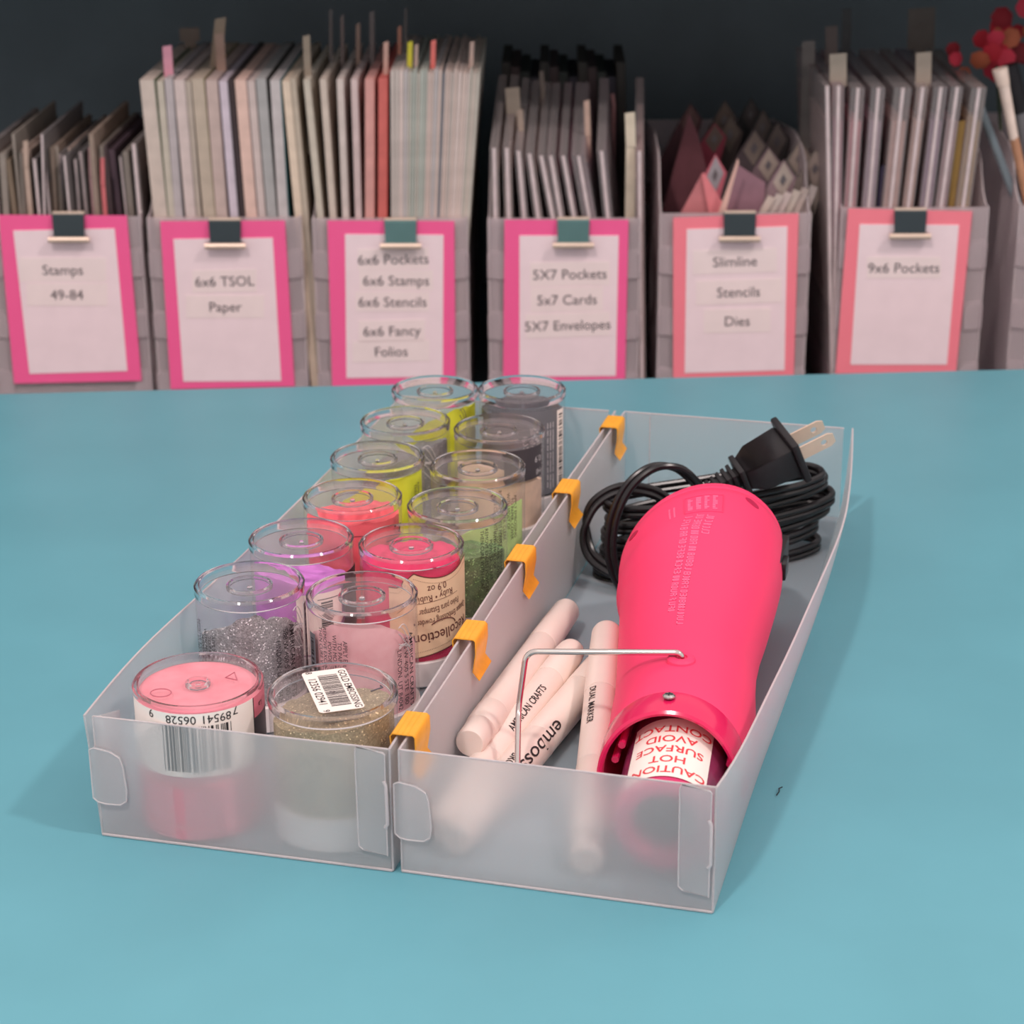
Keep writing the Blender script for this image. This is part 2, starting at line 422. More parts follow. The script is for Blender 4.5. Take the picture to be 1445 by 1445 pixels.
def cyl_bars(mb, r, th0, z0, length, height, vertical, seed, n=26):
    rr = random.Random(seed); p = 0; bars = []
    while p < 1:
        wb = rr.choice((.012, .012, .022, .034)); bars.append((p, min(1, p+wb))); p += wb + rr.choice((.013, .013, .024, .036))
    for a, b in bars:
        if vertical: cyl_patch(mb, r, th0, th0+height/r, z0-b*length, z0-a*length, n=6)
        else: cyl_patch(mb, r, th0+a*length/r, th0+b*length/r, z0, z0+height, n=2)

DR = -PI/2
INSTR = ['APPLY EMBOSSING', 'TO PAPER, COVER', 'WITH MOST OF', 'POWDER, CLEAR', 'REMOVE EXCESS POWDER', 'THEN CURE WITH HEAT']
def instr(mb, r, th, z, size=.0023, pitch=.0021, n=6):
    off = (0, .0007, -.0018, .0012, -.0040, -.0036)
    for i in range(n): cyl_text(mb, INSTR[i], size, r, th - i*pitch/r, z - off[i], DR)
def address(mb, r, th, z, size=.0030):
    cyl_text(mb, 'AMERICAN CRAFTS', size*1.12, r, th, z, DR, bold=.00003)
    cyl_text(mb, '588 W 400 S STE 100', size, r, th-.0030/r, z-.001, DR)
    cyl_text(mb, 'LINDON, UT 84042', size*.95, r, th-.0062/r, z-.005, DR)
def swirls(mb, r, th, z, n=7, w=.006):
    for k in range(n):
        pts = []
        for i in range(9):
            f = i/8; a = th + (f*w)/r; zz = z - .0016*k - .0055*f*f + .002*math.sin(k*1.3+f*3)
            pts.append(((r)*math.sin(a), -(r)*math.cos(a), zz))
        mb.tube(pts, .00016, 5)

def powder_mesh(r, zb, fn, dome=0, wob=.0006, seed=1):
    n = 56; mb = MB(); rr = random.Random(seed); ph = [rr.uniform(0, 6.28) for _ in range(4)]
    vs = []; rings = [.12, .25, .38, .5, .62, .74, .85, .94, 1.0]
    for i in range(n):
        a = 2*PI*i/n; vs.append((r*math.sin(a), -r*math.cos(a), zb))
    for q in reversed(rings):
        for i in range(n):
            a = 2*PI*i/n
            z = fn(a*1.0, q) + wob*.35*math.sin(19*a+ph[3]+9*q)*q + wob*(math.sin(3*a+ph[0]+4*q) + .6*math.sin(7*a+ph[1]) + .35*math.sin(13*a+ph[2]))*q + dome*(1-q*q)
            vs.append((r*q*math.sin(a), -r*q*math.cos(a), z))
    fs = [tuple(range(n))]
    for j in range(len(rings)):
        for i in range(n): fs.append((j*n+i, j*n+(i+1) % n, (j+1)*n+(i+1) % n, (j+1)*n+i))
    vs.append((0, 0, fn(0, 0)+dome)); k = len(vs)-1; b = len(rings)*n
    for i in range(n): fs.append((b+i, b+(i+1) % n, k))
    return mb.add(vs, fs)

def jar(key, x, y, r, h, label, powcol, fill, tilt=0, tdir=0, dome=0, col2=None, glitter=0, lid='white2', lidh=.011, deco=None, ringr=.0078, wob=.0006, full=False, cat='jar', lidstyle=0):
    t = thing('powder_jar', label, cat, (x, y, .0012), 0, 'embossing powder jars in the left tray')
    ca = camang(x, y)
    # lid at the bottom: the jars stand upside down
    lr = r - .0001; nb = 60; lm = MB()
    if lidstyle == 0:
        lm.lathe([(0, 0), (lr-.0012, 0), (lr, .0010), (lr, lidh-.0004), (lr-.0006, lidh), (r-.0024, lidh)], 60)
    else:
        lm.lathe([(0, 0), (lr-.0010, 0), (lr, .0008), (lr, .0045), (lr-.0006, .0050), (lr-.0006, .0056), (lr, .0062), (lr, lidh-.0004), (lr-.0006, lidh), (r-.0024, lidh)], 60)
    ld = part('lid', lm, M[lid] if isinstance(lid, str) else lid, t)
    MB.caps = (False, False)
    body = MB().lathe([(r-.0006, lidh), (r-.0003, lidh+.002), (r-.0003, h-.0008), (r-.0008, h-.0002)], 72)
    part('jar_wall', body, M['clear'], t)
    zt = h-.0018
    base = MB().lathe([(r-.0019, zt), (ringr+.0011, zt-.0001), (ringr+.0007, zt+.0008), (ringr, zt+.0009), (ringr-.0006, zt-.0010), (.0012, zt-.0012), (.0008, zt-.0004), (0, zt-.0003)], 60)
    part('jar_base', base, M['clearbase'], t)
    MB.caps = (True, True)
    rim = MB().lathe([(r-.0021, h-.0040), (r-.0021, h-.0005), (r-.0016, h), (r-.0006, h), (r, h-.0007), (r, h-.0034), (r-.0005, h-.0042)], 72, closed=True)
    part('base_rim', rim, M['glass'], t)
    part('centre_ring', MB().lathe([(ringr-.0005, zt-.0006), (ringr-.0005, zt+.0006), (ringr, zt+.0011), (ringr+.0008, zt+.0006), (ringr+.0008, zt-.0006)], 40, closed=True), M['glass'], t)
    part('centre_nib', MB().lathe([(0, zt-.0012), (.0011, zt-.0012), (.0010, zt-.0004), (.0005, zt), (0, zt+.0001)], 16), M['glass'], t)
    pm = powder_mat('powder_'+key, powcol, col2, glitter)
    fn = (lambda a, q: zt-.0014) if full else (lambda a, q: min(h-.0046, lidh + fill*(h-lidh) + tilt*math.cos(a - (ca+tdir))*q))
    part('powder', powder_mesh(r-.0016, lidh-.001, fn, dome, wob if not full else .00004, hash(key) % 97 if False else ord(key)), pm, t)
    if deco: deco(t, r, h, ca, lidh)
    return t

def deco_text(which, z, u, ink='blackink', extra=None):
    def f(t, r, h, ca, lh):
        m = MB(); rr = r+.00012
        if 'i' in which: instr(m, rr, ca+math.asin(u[0]), z[0])
        if 'a' in which: address(m, rr, ca+math.asin(u[-1]), z[-1])
        part('lettering', m, M[ink], t, smooth=None)
        if extra: extra(t, r, h, ca, lh)
    return f
def side_barcode(u, z, wd, ln, seed=3, strip='sticker'):
    def f(t, r, h, ca, lh):
        a = ca+math.asin(u); s = part('label_strip', cyl_patch(MB(), r+.00006, a-.0006/r, a+(wd+.0006)/r, z-ln-.002, z+.002), M[strip], t)
        m = MB(); cyl_bars(m, r+.00016, a+.0006/r, z, ln, wd-.0012, True, seed); part('barcode', m, M['blackink'], s, smooth=None)
    return f
def swirl_extra(u, z, n=7, w=.006, ink='whiteink'):
    def f(t, r, h, ca, lh):
        m = MB(); swirls(m, r+.0001, ca+math.asin(u), z, n, w); part('swirl_print', m, M[ink], t)
    return f
def both(*fs):
    def f(*a):
        for g in fs: g(*a)
    return f

# back row to front row
def deco_B(t, r, h, ca, lh):
    lab = part('wrap_label', cyl_patch(MB(), r+.00006, ca-.75, ca+.95, .0125, h-.0055, n=30), M['labB'], t)
    m = MB(); address(m, r+.0002, ca+.33, h-.012, .0034)
    for i in range(3):
        for j in range(9): cyl_patch(m, r+.0002, ca+.60+.08*i, ca+.62+.08*i, h-.0145-.0036*j-.0005*((i*j) % 3), h-.0118-.0036*j, n=1)
    part('lettering', m, M['whiteink'], lab, smooth=None)
    side_barcode(.80, h-.009, .0042, .034, 5)(t, r+.0002, h, ca, lh)
M['labB'] = mat('slate_label', (112, 112, 118), .4, .06, 90)
jar('B', .0655, .3305, .0204, .0590, 'tall clear jar with slate grey label, rear right corner of left tray', (96, 98, 104), .80, glitter=.3, deco=deco_B)
jar('A', .0235, .3305, .0204, .0560, 'clear jar of neon yellow powder at the rear left corner', (232, 240, 30), .62, .012, .9, .0, (240, 246, 60),
    deco=swirl_extra(.55, .050, 6, .004, 'greyink'))
def deco_D(t, r, h, ca):
    lab = part('wrap_label', cyl_patch(MB(), r+.00006, ca+.1, ca+1.15, .034, h-.0045, n=20), M['charlabel'], t)
    m = MB(); cyl_text(m, '0.9', .0040, r+.0002, ca+.98, h-.0095, PI, align='CENTER'); cyl_text(m, 'HI', .0040, r+.0002, ca+1.0, h-.0155, PI, align='CENTER')
    part('lettering', m, M['whiteink'], lab, smooth=None)
jar('D', .0653, .2885, .0204, .0535, 'clear jar with charcoal label over beige powder, second from back', (232, 200, 178), .52, .008, -.6,
    deco=lambda t, r, h, ca, lh: deco_D(t, r, h, ca))
jar('C', .0212, .2895, .0204, .0535, 'clear jar of dull grey powder, second from back at left', (140, 140, 146), .62, .008, 1.0, glitter=.4,
    deco=swirl_extra(.35, .046, 8, .007))
jar('F', .0685, .2390, .0204, .0535, 'clear jar of pale lime powder near the divider', (212, 250, 160), .30, .016, .95,
    deco=deco_text('i', (.0445,), (.74,)))
jar('E', .0235, .2405, .0204, .0535, 'clear jar of neon yellow powder, third from back at left', (232, 240, 30), .66, .012, .8, .0, (240, 246, 60),
    deco=deco_text('i', (.0410,), (.975,)))
jar('H', .0724, .1925, .0204, .0535, 'clear jar of dark green glitter powder beside the divider', (112, 150, 92), .50, .004, .4, glitter=.7, col2=(140, 160, 118),
    deco=deco_text('i', (.0450,), (.82,)))
def deco_G(t, r, h, ca, lh):
    m = MB(); m2 = MB(); cyl_text(m2, 'A', .0042, r+.00012, ca+.98, .0395, 0); part('lettering', m2, M['blackink'], t, smooth=None); cyl_text(m, 'S', .0050, r+.00012, ca+.98, .0335, 0)
    cyl_patch(m, r+.00012, ca-.2, ca+1.25, .0428, .0431); cyl_patch(m, r+.00012, ca+.7, ca+1.2, .0381, .0384)
    part('lettering', m, M['blackink'], t, smooth=None)
jar('G', .0278, .1925, .0204, .0535, 'clear jar of bright coral powder between yellow and purple jars', (255, 100, 112), .80, .002, .5, .0, (255, 112, 120), deco=deco_G)
def deco_I(t, r, h, ca, lh):
    r1 = r+.00008; a0, a1 = ca-.45, ca+1.5
    def zf(f):
        a = a0+(a1-a0)*f-ca; k = max(0, min(1, (a-.03)/1.2))
        hi = .0486-.0030*math.sin(PI*k)**.8 if a > .03 else .0486-.006*min(1, (.03-a)/.3)
        return (.0125+.0050*max(0, min(1, (a+.2)/1.5)), hi)
    lab = part('paper_label', cyl_patch(MB(), r1, a0, a1, 0, 0, zf=zf, n=48), M['cream'], t)
    m = MB()
    def edge(k, dz):
        cyl_patch(m, r1+.0001, a0, a1, 0, 0, zf=lambda f: (zf(f)[k]+dz-.00022, zf(f)[k]+dz+.00022), n=48)
    edge(1, 0); edge(0, 0)
    for i in range(60):
        f = (i+.5)/60; a = a0+(a1-a0)*f
        for z in (zf(f)[1]-.0022, zf(f)[0]+.0022): cyl_patch(m, r1+.0001, a, a+.010, z-.00012, z+.00012, n=1)
    R = r1+.00012; q = PI+.09
    cyl_text(m, '0.9 oz', .0040, R, ca+.68, .0436, q, xs=.85)
    cyl_text(m, 'Ruby \u2022 Rub\u00ed', .0038, R, ca+.84, .0400, q, xs=.85)
    cyl_patch(m, R, ca-.3, ca+.98, 0, 0, zf=lambda f: (.0352+.0020*f, .03535+.0020*f))
    cyl_text(m, 'Polvo para Estampar', .0038, R, ca+1.02, .0350, q, xs=.60)
    cyl_text(m, 'Opaque Embossing Powder \u2022', .0038, R, ca+1.30, .0312, q, xs=.60)
    cyl_text(m, 'Recollections', .0062, R, ca+1.28, .0253, q, bold=.00004, xs=.86)
    m.tube([(R*math.sin(ca+.60+.30*math.cos(b)), -R*math.cos(ca+.60+.30*math.cos(b)), .0250+.0032*math.sin(b)) for b in [PI*.02+PI*.8*i/14 for i in range(15)]], .00022, 5)
    part('lettering', m, M['brownink'], lab, smooth=None)
jar('I', .0660, .1485, .0204, .0535, 'clear jar of ruby pink powder wearing a cream paper label', (240, 60, 114), .86, .001, 0, 0, (238, 62, 112), deco=deco_I)
def deco_J(t, r, h, ca, lh):
    lab = part('paper_label', cyl_patch(MB(), r+.00006, ca-.15, ca+.78, .012, .0372, n=24), M['sticker'], t)
    m = MB(); cyl_patch(m, r+.00016, ca+.25, ca+.7, .0345, .0348); cyl_bars(m, r+.00016, ca+.32, .0335, .020, .005, True, 9)
    part('barcode', m, M['blackink'], lab, smooth=None)
    part('dark_label', cyl_patch(MB(), r+.00006, ca+.86, ca+1.5, .012, .0425, n=16), M['charlabel'], t)
jar('J', .0228, .1440, .0204, .0535, 'clear jar of lilac powder left of the ruby jar', (226, 140, 234), .64, .004, -.7, .0, (224, 138, 230), deco=deco_J)
jar('K', .0625, .0975, .0204, .0535, 'clear jar of pale pink powder standing before the ruby jar', (255, 190, 198), .56, .0143, -.15, .0, (255, 206, 211), wob=.0004,
    deco=both(deco_text('ia', (.0428, .0420), (-.36, .80)), swirl_extra(.62, .0455, 6, .006), side_barcode(-.93, .040, .0030, .028, 8, 'labB')))
jar('L', .0190, .0975, .0204, .0535, 'clear jar of sparkling silver grey glitter powder', (172, 172, 176), .54, .0120, .1, .001, (190, 188, 192), glitter=.9, wob=.0013,
    deco=both(deco_text('ia', (.0390, .0420), (-.72, .66)), swirl_extra(.74, .0465, 9, .006), side_barcode(.955, .044, .0026, .034, 11, 'labB')))
def deco_M(t, r, h, ca, lh):
    z = h-.0014; m = MB()
    Mx = Matrix.Translation((-.0008, .0022, z)) @ Matrix.Rotation(math.radians(-59.5), 4, 'Z')
    st = MB(); wd, hh = .0316, .0152; P = []
    for cx, cy_, a0 in ((wd/2-.0015, hh/2-.0015, 0), (-wd/2+.0015, hh/2-.0015, PI/2), (-wd/2+.0015, -hh/2+.0015, PI), (wd/2-.0015, -hh/2+.0015, 1.5*PI)):
        for i in range(4): a = a0+i*PI/6; P.append((cx+.0015*math.cos(a), cy_+.0015*math.sin(a)))
    n = len(P); st.add([Mx @ Vector((a, b, 0)) for a, b in P]+[Mx @ Vector((a, b, .0001)) for a, b in P], [tuple(reversed(range(n))), tuple(range(n, 2*n))]+[(i, (i+1) % n, n+(i+1) % n, n+i) for i in range(n)])
    s = part('price_sticker', st, M['sticker'], t, smooth=None)
    Mt = Mx @ Matrix.Translation((0, 0, .00016)); ink = MB()
    def tx(txt, x, y, size, al='CENTER'):
        v, f = glyphs(txt, size, .00002, al); ink.add([Mt @ Vector((a+x, b+y, 0)) for a, b, _ in v], f)
    tx('GOLD EMBOSSING', .0004, .0046, .0035); tx('12356 02941', .0, -.0064, .0040); tx('8', -.0148, -.0062, .0032); tx('9', .0148, -.0062, .0032)
    rr = random.Random(4); x = -.0118
    while x < .0118:
        b = rr.choice((.0002, .0002, .0004, .0006)); ink.add([Mt @ Vector(p) for p in ((x, -.0028, 0), (x+b, -.0028, 0), (x+b, .0038, 0), (x, .0038, 0))], [(0, 1, 2, 3)]); x += b+rr.choice((.00025, .0003, .0005))
    part('lettering', ink, M['blackink'], s, smooth=None)
    hk = MB().tube([(.0120, .0040, z+.0002), (.0150, .0075, z+.0003), (.0138, .0088, z+.0002)], .0003, 6); part('mould_mark', hk, M['greyink'], t)
jar('M', .0756, .0250, .0217, .0500, 'wide clear jar of olive gold powder with a white barcode sticker on top', (176, 160, 130), .80, .003, .9, .0, (196, 180, 148), glitter=.6, lid='white2', lidh=.0125, deco=deco_M, ringr=.0005)
def deco_N(t, r, h, ca, lh):
    lab = part('paper_label', cyl_patch(MB(), r+.00006, ca-1.35, ca+.92, .0245, h-.0024, n=36), M['sticker'], t)
    m = MB(); cyl_bars(m, r+.00016, ca-.60, h-.0235, .0235, .0165, False, 21)
    for s_, d, zz in (('9', -.80, .0024), ('06528', -.30, .0032), ('89541', .24, .0032), ('7', .55, .0022)):
        cyl_text(m, s_, .0042, r+.00018, ca+d, h-zz, PI, align='CENTER')
    part('barcode', m, M['blackink'], lab, smooth=None)
    p2 = part('pink_label_panel', cyl_patch(MB(), r+.00006, ca+.94, ca+1.6, .0400, h-.0024, n=12), M['pinklab'], t)
    part('dark_label_panel', cyl_patch(MB(), r+.00006, ca+.94, ca+1.6, .0245, .0400, n=12), M['charlabel'], t)
    q = MB(); cyl_patch(q, r+.00014, ca+.92, ca+.94, .0245, h-.0024, n=1); cyl_text(q, 'La', .0030, r+.0002, ca+1.2, h-.0055, PI); part('lettering', q, M['blackink'], p2, smooth=None)
    zt = h-.0016
    part('mould_mark', MB().tube([(-.0092+.0035*math.cos(a), -.0098+.0030*math.sin(a), zt) for a in [2*PI*i/20 for i in range(20)]], .00018, 5, closed=True), M['rosemark'], t)
    part('mould_mark', MB().tube([(.0075, .0060, zt), (.0120, .0050, zt), (.0090, .0105, zt)], .0002, 5, closed=True), M['rosemark'], t)
M['rosemark'] = mat('rose_grey_mould_mark', (190, 108, 124), .4, 0, 50)
M['pinklab'] = mat('rose_label', (226, 120, 140), .4, .04, 90)
M['pinklid'] = mat('rose_lid', (238, 128, 148), .4, .03, 90)
jar('N', .0288, .0225, .0219, .0500, 'wide clear jar full of rose pink powder, front left corner, barcode label', (255, 148, 164), .9, full=True, col2=(255, 164, 178), lid='pinklid', lidh=.0200, deco=deco_N, ringr=.0035, lidstyle=1)

# ================================================================== MARKERS
def marker(label, p0, p1, r, facing, texts, rings=(.28, .68)):
    """p0: lower (near) end, p1: far end; facing: world direction the lettering looks to"""
    p0, p1 = Vector(p0), Vector(p1); ax = (p1-p0); Ln = ax.length; ax.normalize()
    up = Vector(facing); up = (up - ax*up.dot(ax)).normalized(); side = up.cross(ax).normalized()
    t = bpy.data.objects.new('marker', None); COL.objects.link(t); t.empty_display_size = .02
    R = Matrix((side, -up, ax)).transposed()   # local z = axis, local -y = facing, local x = side
    if R.determinant() < 0: R = Matrix((-side, -up, ax)).transposed()
    t.matrix_world = Matrix.Translation(p0) @ R.to_4x4()
    tag(t, label, 'marker', 'white markers in the right tray')
    a, b = rings[0]*Ln, rings[1]*Ln
    part('lower_cap', MB().lathe([(0, 0), (r*.80, 0), (r*.86, .0006), (r*.90, .0016), (r*.93, a*.45), (r*.90, a*.46), (r, a*.52), (r*1.02, a-.0006), (r*.99, a)], 32), M['white'], t)
    part('barrel', MB().lathe([(r*.97, a), (r, a+.0010), (r, b-.0010), (r*.97, b)], 32), M['white'], t)
    part('upper_cap', MB().lathe([(r*.99, b), (r*1.02, b+.0006), (r*1.0, b+.02), (r*.93, Ln-.0022), (r*.86, Ln-.0006), (r*.76, Ln), (0, Ln)], 32), M['white'], t)
    for txt, z, sz, rot, ang, ink, *xs in texts:
        m = MB(); cyl_text(m, txt, sz, r*1.02+.0001, ang, z, rot, bold=.00003, align='CENTER', xs=xs[0] if xs else 1); part('lettering', m, M[ink], t, smooth=None)
CD = (.25, -.6, .35)
marker('thick white marker lying topmost against the tray divider', (.1127, .0600, .0178), (.1165, .1990, .0092), .0060, CD, [], (.20, .70))
marker('white marker with maker lettering, second from the divider', (.1125, .0180, .0080), (.1283, .1560, .0120), .0058, CD, [('AMERICAN CRAFTS', .080, .0040, PI/2, .05, 'blackink')], (.34, .80))
marker('white marker with large emboss wording, half under its neighbours', (.1205, .0120, .0078), (.1400, .1480, .0078), .0066, CD, [('emboss', .065, .0076, -PI/2, -.18, 'blackink', 1.6), ('BROAD TIP', .040, .0042, -PI/2, -.80, 'blackink', 1.1)], (.54, .86))
marker('white marker leaning beside the pink heat gun', (.1650, .0095, .0072), (.1425, .1530, .0225), .0063, CD, [('DUAL MARKER', .085, .0036, -PI/2, -1.0, 'blackink')], (.36, .68))

# ================================================================== HEAT GUN
gun = thing('heat_gun', 'hot pink embossing heat gun lying in the right tray with coiled black cord', 'heat gun', (.18, .12, .0012))
GL = Vector((.18, .12, .0012))
# stations: y, cx, cz, rx, rz
ST = [(.0370, .1868, .0249, .0232, .0232), (.0400, .1867, .0250, .0236, .0236), (.0440, .1866, .0253, .0240, .0240), (.0500, .1866, .0257, .0245, .0245),
      (.0610, .1862, .0262, .0246, .0246), (.0720, .1850, .0268, .0247, .0247), (.0850, .1840, .0272, .0250, .0250), (.1000, .1817, .0278, .0251, .0250), (.1140, .1797, .0285, .0255, .0252), (.1320, .1778, .0297, .0268, .0262),
      (.1460, .1768, .0308, .0282, .0276), (.1580, .1758, .0317, .0293, .0289), (.1720, .1745, .0326, .0306, .0303), (.1860, 0.1748, .0334, 0.0300, .0313), (.2000, 0.1732, .0338, 0.0305, .0318), (.2100, 0.1720, .0339, 0.0307, .0320),
      (.2150, 0.1713, .0339, 0.0306, .0320), (.2158, 0.1713, .0339, 0.0301, .0315), (.2166, 0.1712, .0339, 0.0305, .0319), (.2195, 0.1709, .0339, 0.0303, .0317), (.2203, 0.1708, .0339, 0.0297, .0311), (.2211, 0.1707, .0339, 0.0300, .0314),
      (.2250, 0.1702, .0339, 0.0291, .0305), (.2285, 0.1698, .0339, 0.0274, .0288), (.2305, 0.1696, .0339, 0.0246, .0260), (.2312, 0.1695, .0339, 0.0166, .0180), (.2314, 0.1695, .0339, 0.0001, .0001)]
def gst(y):
    for a, b in zip(ST, ST[1:]):
        if y <= b[0]:
            f = max(0, (y-a[0])/(b[0]-a[0])); return [a[i]+(b[i]-a[i])*f for i in range(5)]
    return ST[-1]
def slant(p):
    f = min(1, max(0, (p[1]-.150)/.060)); f = f*f*(3-2*f)
    return (p[0], p[1] + f*(.55*(p[0]-.172) - .0125), p[2])
def gsurf(a, y, off=0):
    """a: angle from top, positive towards +x"""
    _, cx, cz, rx, rz = gst(y); return Vector(slant((cx+(rx+off)*math.sin(a), y, cz+(rz+off)*math.cos(a))))
gb = MB(); n = 64; vs = []
for (y, cx, cz, rx, rz) in ST:
    for i in range(n): a = 2*PI*i/n; vs.append((cx+rx*math.sin(a), y + .0060*math.cos(a)*max(0, min(1, (.055-y)/.015)), cz+rz*math.cos(a)))
fs = [(j*n+i, j*n+(i+1) % n, (j+1)*n+(i+1) % n, (j+1)*n+i) for j in range(len(ST)-1) for i in range(n)]
# inner skin of the open front
inn = [(.0370, .1868, .0249, .0220, .0220), (.075, .1850, .0262, .0222, .0222)]
vs = [slant(p) for p in vs]
k0 = len(vs)
for (y, cx, cz, rx, rz) in inn:
    for i in range(n): a = 2*PI*i/n; vs.append((cx+rx*math.sin(a), y + (.0060*math.cos(a) if y < .05 else 0), cz+rz*math.cos(a)))
fs += [(i, k0+i, k0+(i+1) % n, (i+1) % n) for i in range(n)] + [(k0+i, k0+n+i, k0+n+(i+1) % n, k0+(i+1) % n) for i in range(n)]
fs.append(tuple(k0+n+i for i in range(n)))
gb.add(vs, fs)
part('body', gb, M['gun'], gun, smooth=40, offset=GL)
# glossy front collar
co = MB(); vs = []
prof = [(.0352, .0247, .0222), (.0348, .0247, .0231), (.0356, .0248, .0239), (.0400, .0250, .0243), (.0465, .0254, .0247), (.0478, .0256, .0243)]
for y, cz, r in prof:
    for i in range(n): a = 2*PI*i/n; vs.append((.1868-(y-.037)*.02+r*math.sin(a), y + .0050*math.cos(a) - .0005, cz+r*math.cos(a)))
fs = [(j*n+i, j*n+(i+1) % n, (j+1)*n+(i+1) % n, (j+1)*n+i) for j in range(len(prof)-1) for i in range(n)]
part('front_collar', co.add(vs, fs), M['gunring'], gun, offset=GL)
def gtube(profile, c0, c1, nn=48):
    """profile (f along c0->c1, r)"""
    c0, c1 = Vector(c0), Vector(c1); vs = []; ax = (c1-c0).normalized(); X = Vector((0, 0, 1)).cross(ax).normalized(); Z = ax.cross(X)
    for f, r in profile:
        c = c0+(c1-c0)*f
        for i in range(nn): a = 2*PI*i/nn; vs.append(c + X*r*math.sin(a) + Z*r*math.cos(a))
    fs = [(j*nn+i, j*nn+(i+1) % nn, (j+1)*nn+(i+1) % nn, (j+1)*nn+i) for j in range(len(profile)-1) for i in range(nn)]
    return MB().add(vs, fs)
N0, N1 = (.1903, .0115, .0222), (.1860, .0680, .0252)
gd = part('heat_guard', gtube([(.05, .0166), (.12, .0172), (.9, .0172), (.9, .012), (.12, .012)], N0, N1), M['tube'], gun, offset=GL)
part('nozzle_ring', gtube([(.12, .0172), (.06, .0172), (.02, .0168), (0, .0160), (0, .0118), (.03, .0108), (.10, .0106), (.6, .0106)], N0, N1), M['nozzle'], gun, offset=GL)
part('bore', gtube([(.10, .01055), (.45, .0100), (.46, .0001)], N0, N1), M['bore'], gun, offset=GL)
for a in (-1.35, -1.05, 1.2, 2.2, -2.3):
    for rr in (.0200,):
        rib = MB().tube([(.1880+rr*math.sin(a), .0385, .0250+rr*math.cos(a)), (.1862+rr*math.sin(a), .073, .0262+rr*math.cos(a))], .0013, 8)
        part('inner_rib', rib, M['gunring'], gun, offset=GL)
# caution sticker wrapped over the guard
def tsurf(a, s, r=.01735):
    c0, c1 = Vector(N0), Vector(N1); ax = (c1-c0).normalized(); X = Vector((0, 0, 1)).cross(ax).normalized()*-1; Z = Vector((0, 0, 1)); Z = (Z-ax*Z.dot(ax)).normalized()
    return c0 + ax*s + X*(-1)*r*math.sin(a)*-1 + Z*r*math.cos(a)
def patch(surf, a0, a1, s0, s1, th, na=20, ns=4):
    m = MB(); vs = []
    for q in (0, th):
        for i in range(na+1):
            for j in range(ns+1): vs.append(surf(a0+(a1-a0)*i/na, s0+(s1-s0)*j/ns, q))
    k = (na+1)*(ns+1); fs = []
    for i in range(na):
        for j in range(ns): a = i*(ns+1)+j; fs += [(a, a+1, a+ns+2, a+ns+1), (k+a, k+a+ns+1, k+a+ns+2, k+a+1)]
    for i in range(na): a = i*(ns+1); b = a+ns; fs += [(a, a+ns+1, k+a+ns+1, k+a), (b, k+b, k+b+ns+1, b+ns+1)]
    for j in range(ns): a = j; b = na*(ns+1)+j; fs += [(a, k+a, k+a+1, a+1), (b, b+1, k+b+1, k+b)]
    return m.add(vs, fs)
SG = 1 if (tsurf(.5, .02)-tsurf(-.5, .02)).x > 0 else -1
ts = lambda a, s, q=0: tsurf(a*SG, s, .0173+q)
stk = part('caution_sticker', patch(ts, -.88, .78, .0020, .0385, .00012), M['sticker'], gun, label='white caution sticker with red wording', smooth=40, offset=GL)
ct = MB()
for i, wd in enumerate(('CAUTION!', 'HOT', 'SURFACE', 'AVOID', 'CONTACT')):
    v, f = glyphs(wd, .0057, .00006, 'CENTER'); s0 = .0036+.0064*i
    ct.add([ts(-.05 - x/.0174, s0 + .0045 - y, .00022) for x, y, _ in v], f)
part('lettering', ct, M['redink'], stk, smooth=None, offset=GL)
# collar screw
sc = MB(); P0 = gsurf(-.08, .0472, .0004); Mz = Matrix.Translation(P0) @ Matrix.Rotation(-.05, 4, 'X')
sc.lathe([(.0021, 0), (.0021, .0005), (.0015, .0010), (0, .0011)], 20, axis=Mz)
scr = part('screw', sc, M['metal'], gun, offset=GL)
part('cross_slot', MB().box(-.0012, -.0002, .0009, .0012, .0002, .00118, Mz).box(-.0002, -.0012, .0009, .0002, .0012, .00118, Mz), M['bore'], scr, offset=GL)
# pivot boss and wire stand
bo = gsurf(-.03, .0735, 0)
part('pivot_boss', MB().lathe([(.0050, -.0006), (.0048, .0003), (.0040, .0010), (.0022, .0011), (.0020, .0004), (0, .0003)], 28, axis=Matrix.Translation(bo)), M['gun'], gun, offset=GL)
def rounded(pts, rad, k=6):
    pts = [Vector(p) for p in pts]; out = [pts[0]]
    for a, b, c in zip(pts, pts[1:], pts[2:]):
        d1 = (a-b).normalized(); d2 = (c-b).normalized(); r_ = min(rad, (a-b).length*.45, (c-b).length*.45)
        s_, e_ = b+d1*r_, b+d2*r_
        for i in range(k+1): f = i/k; out.append(s_*(1-f)**2 + b*2*f*(1-f) + e_*f*f)
    out.append(pts[-1]); return out
wp = rounded([(bo.x+.0004, bo.y, bo.z-.002), (bo.x, bo.y-.0002, bo.z+.0027), (.1306, .0705, .0502), (.1288, .0660, .0300), (.1335, .0450, .0165), (.1440, .0440, .0160), (.1625, .0440, .0150)], .004)
part('wire_stand', MB().tube(wp, .00105, 12), M['wire'], gun, offset=GL)
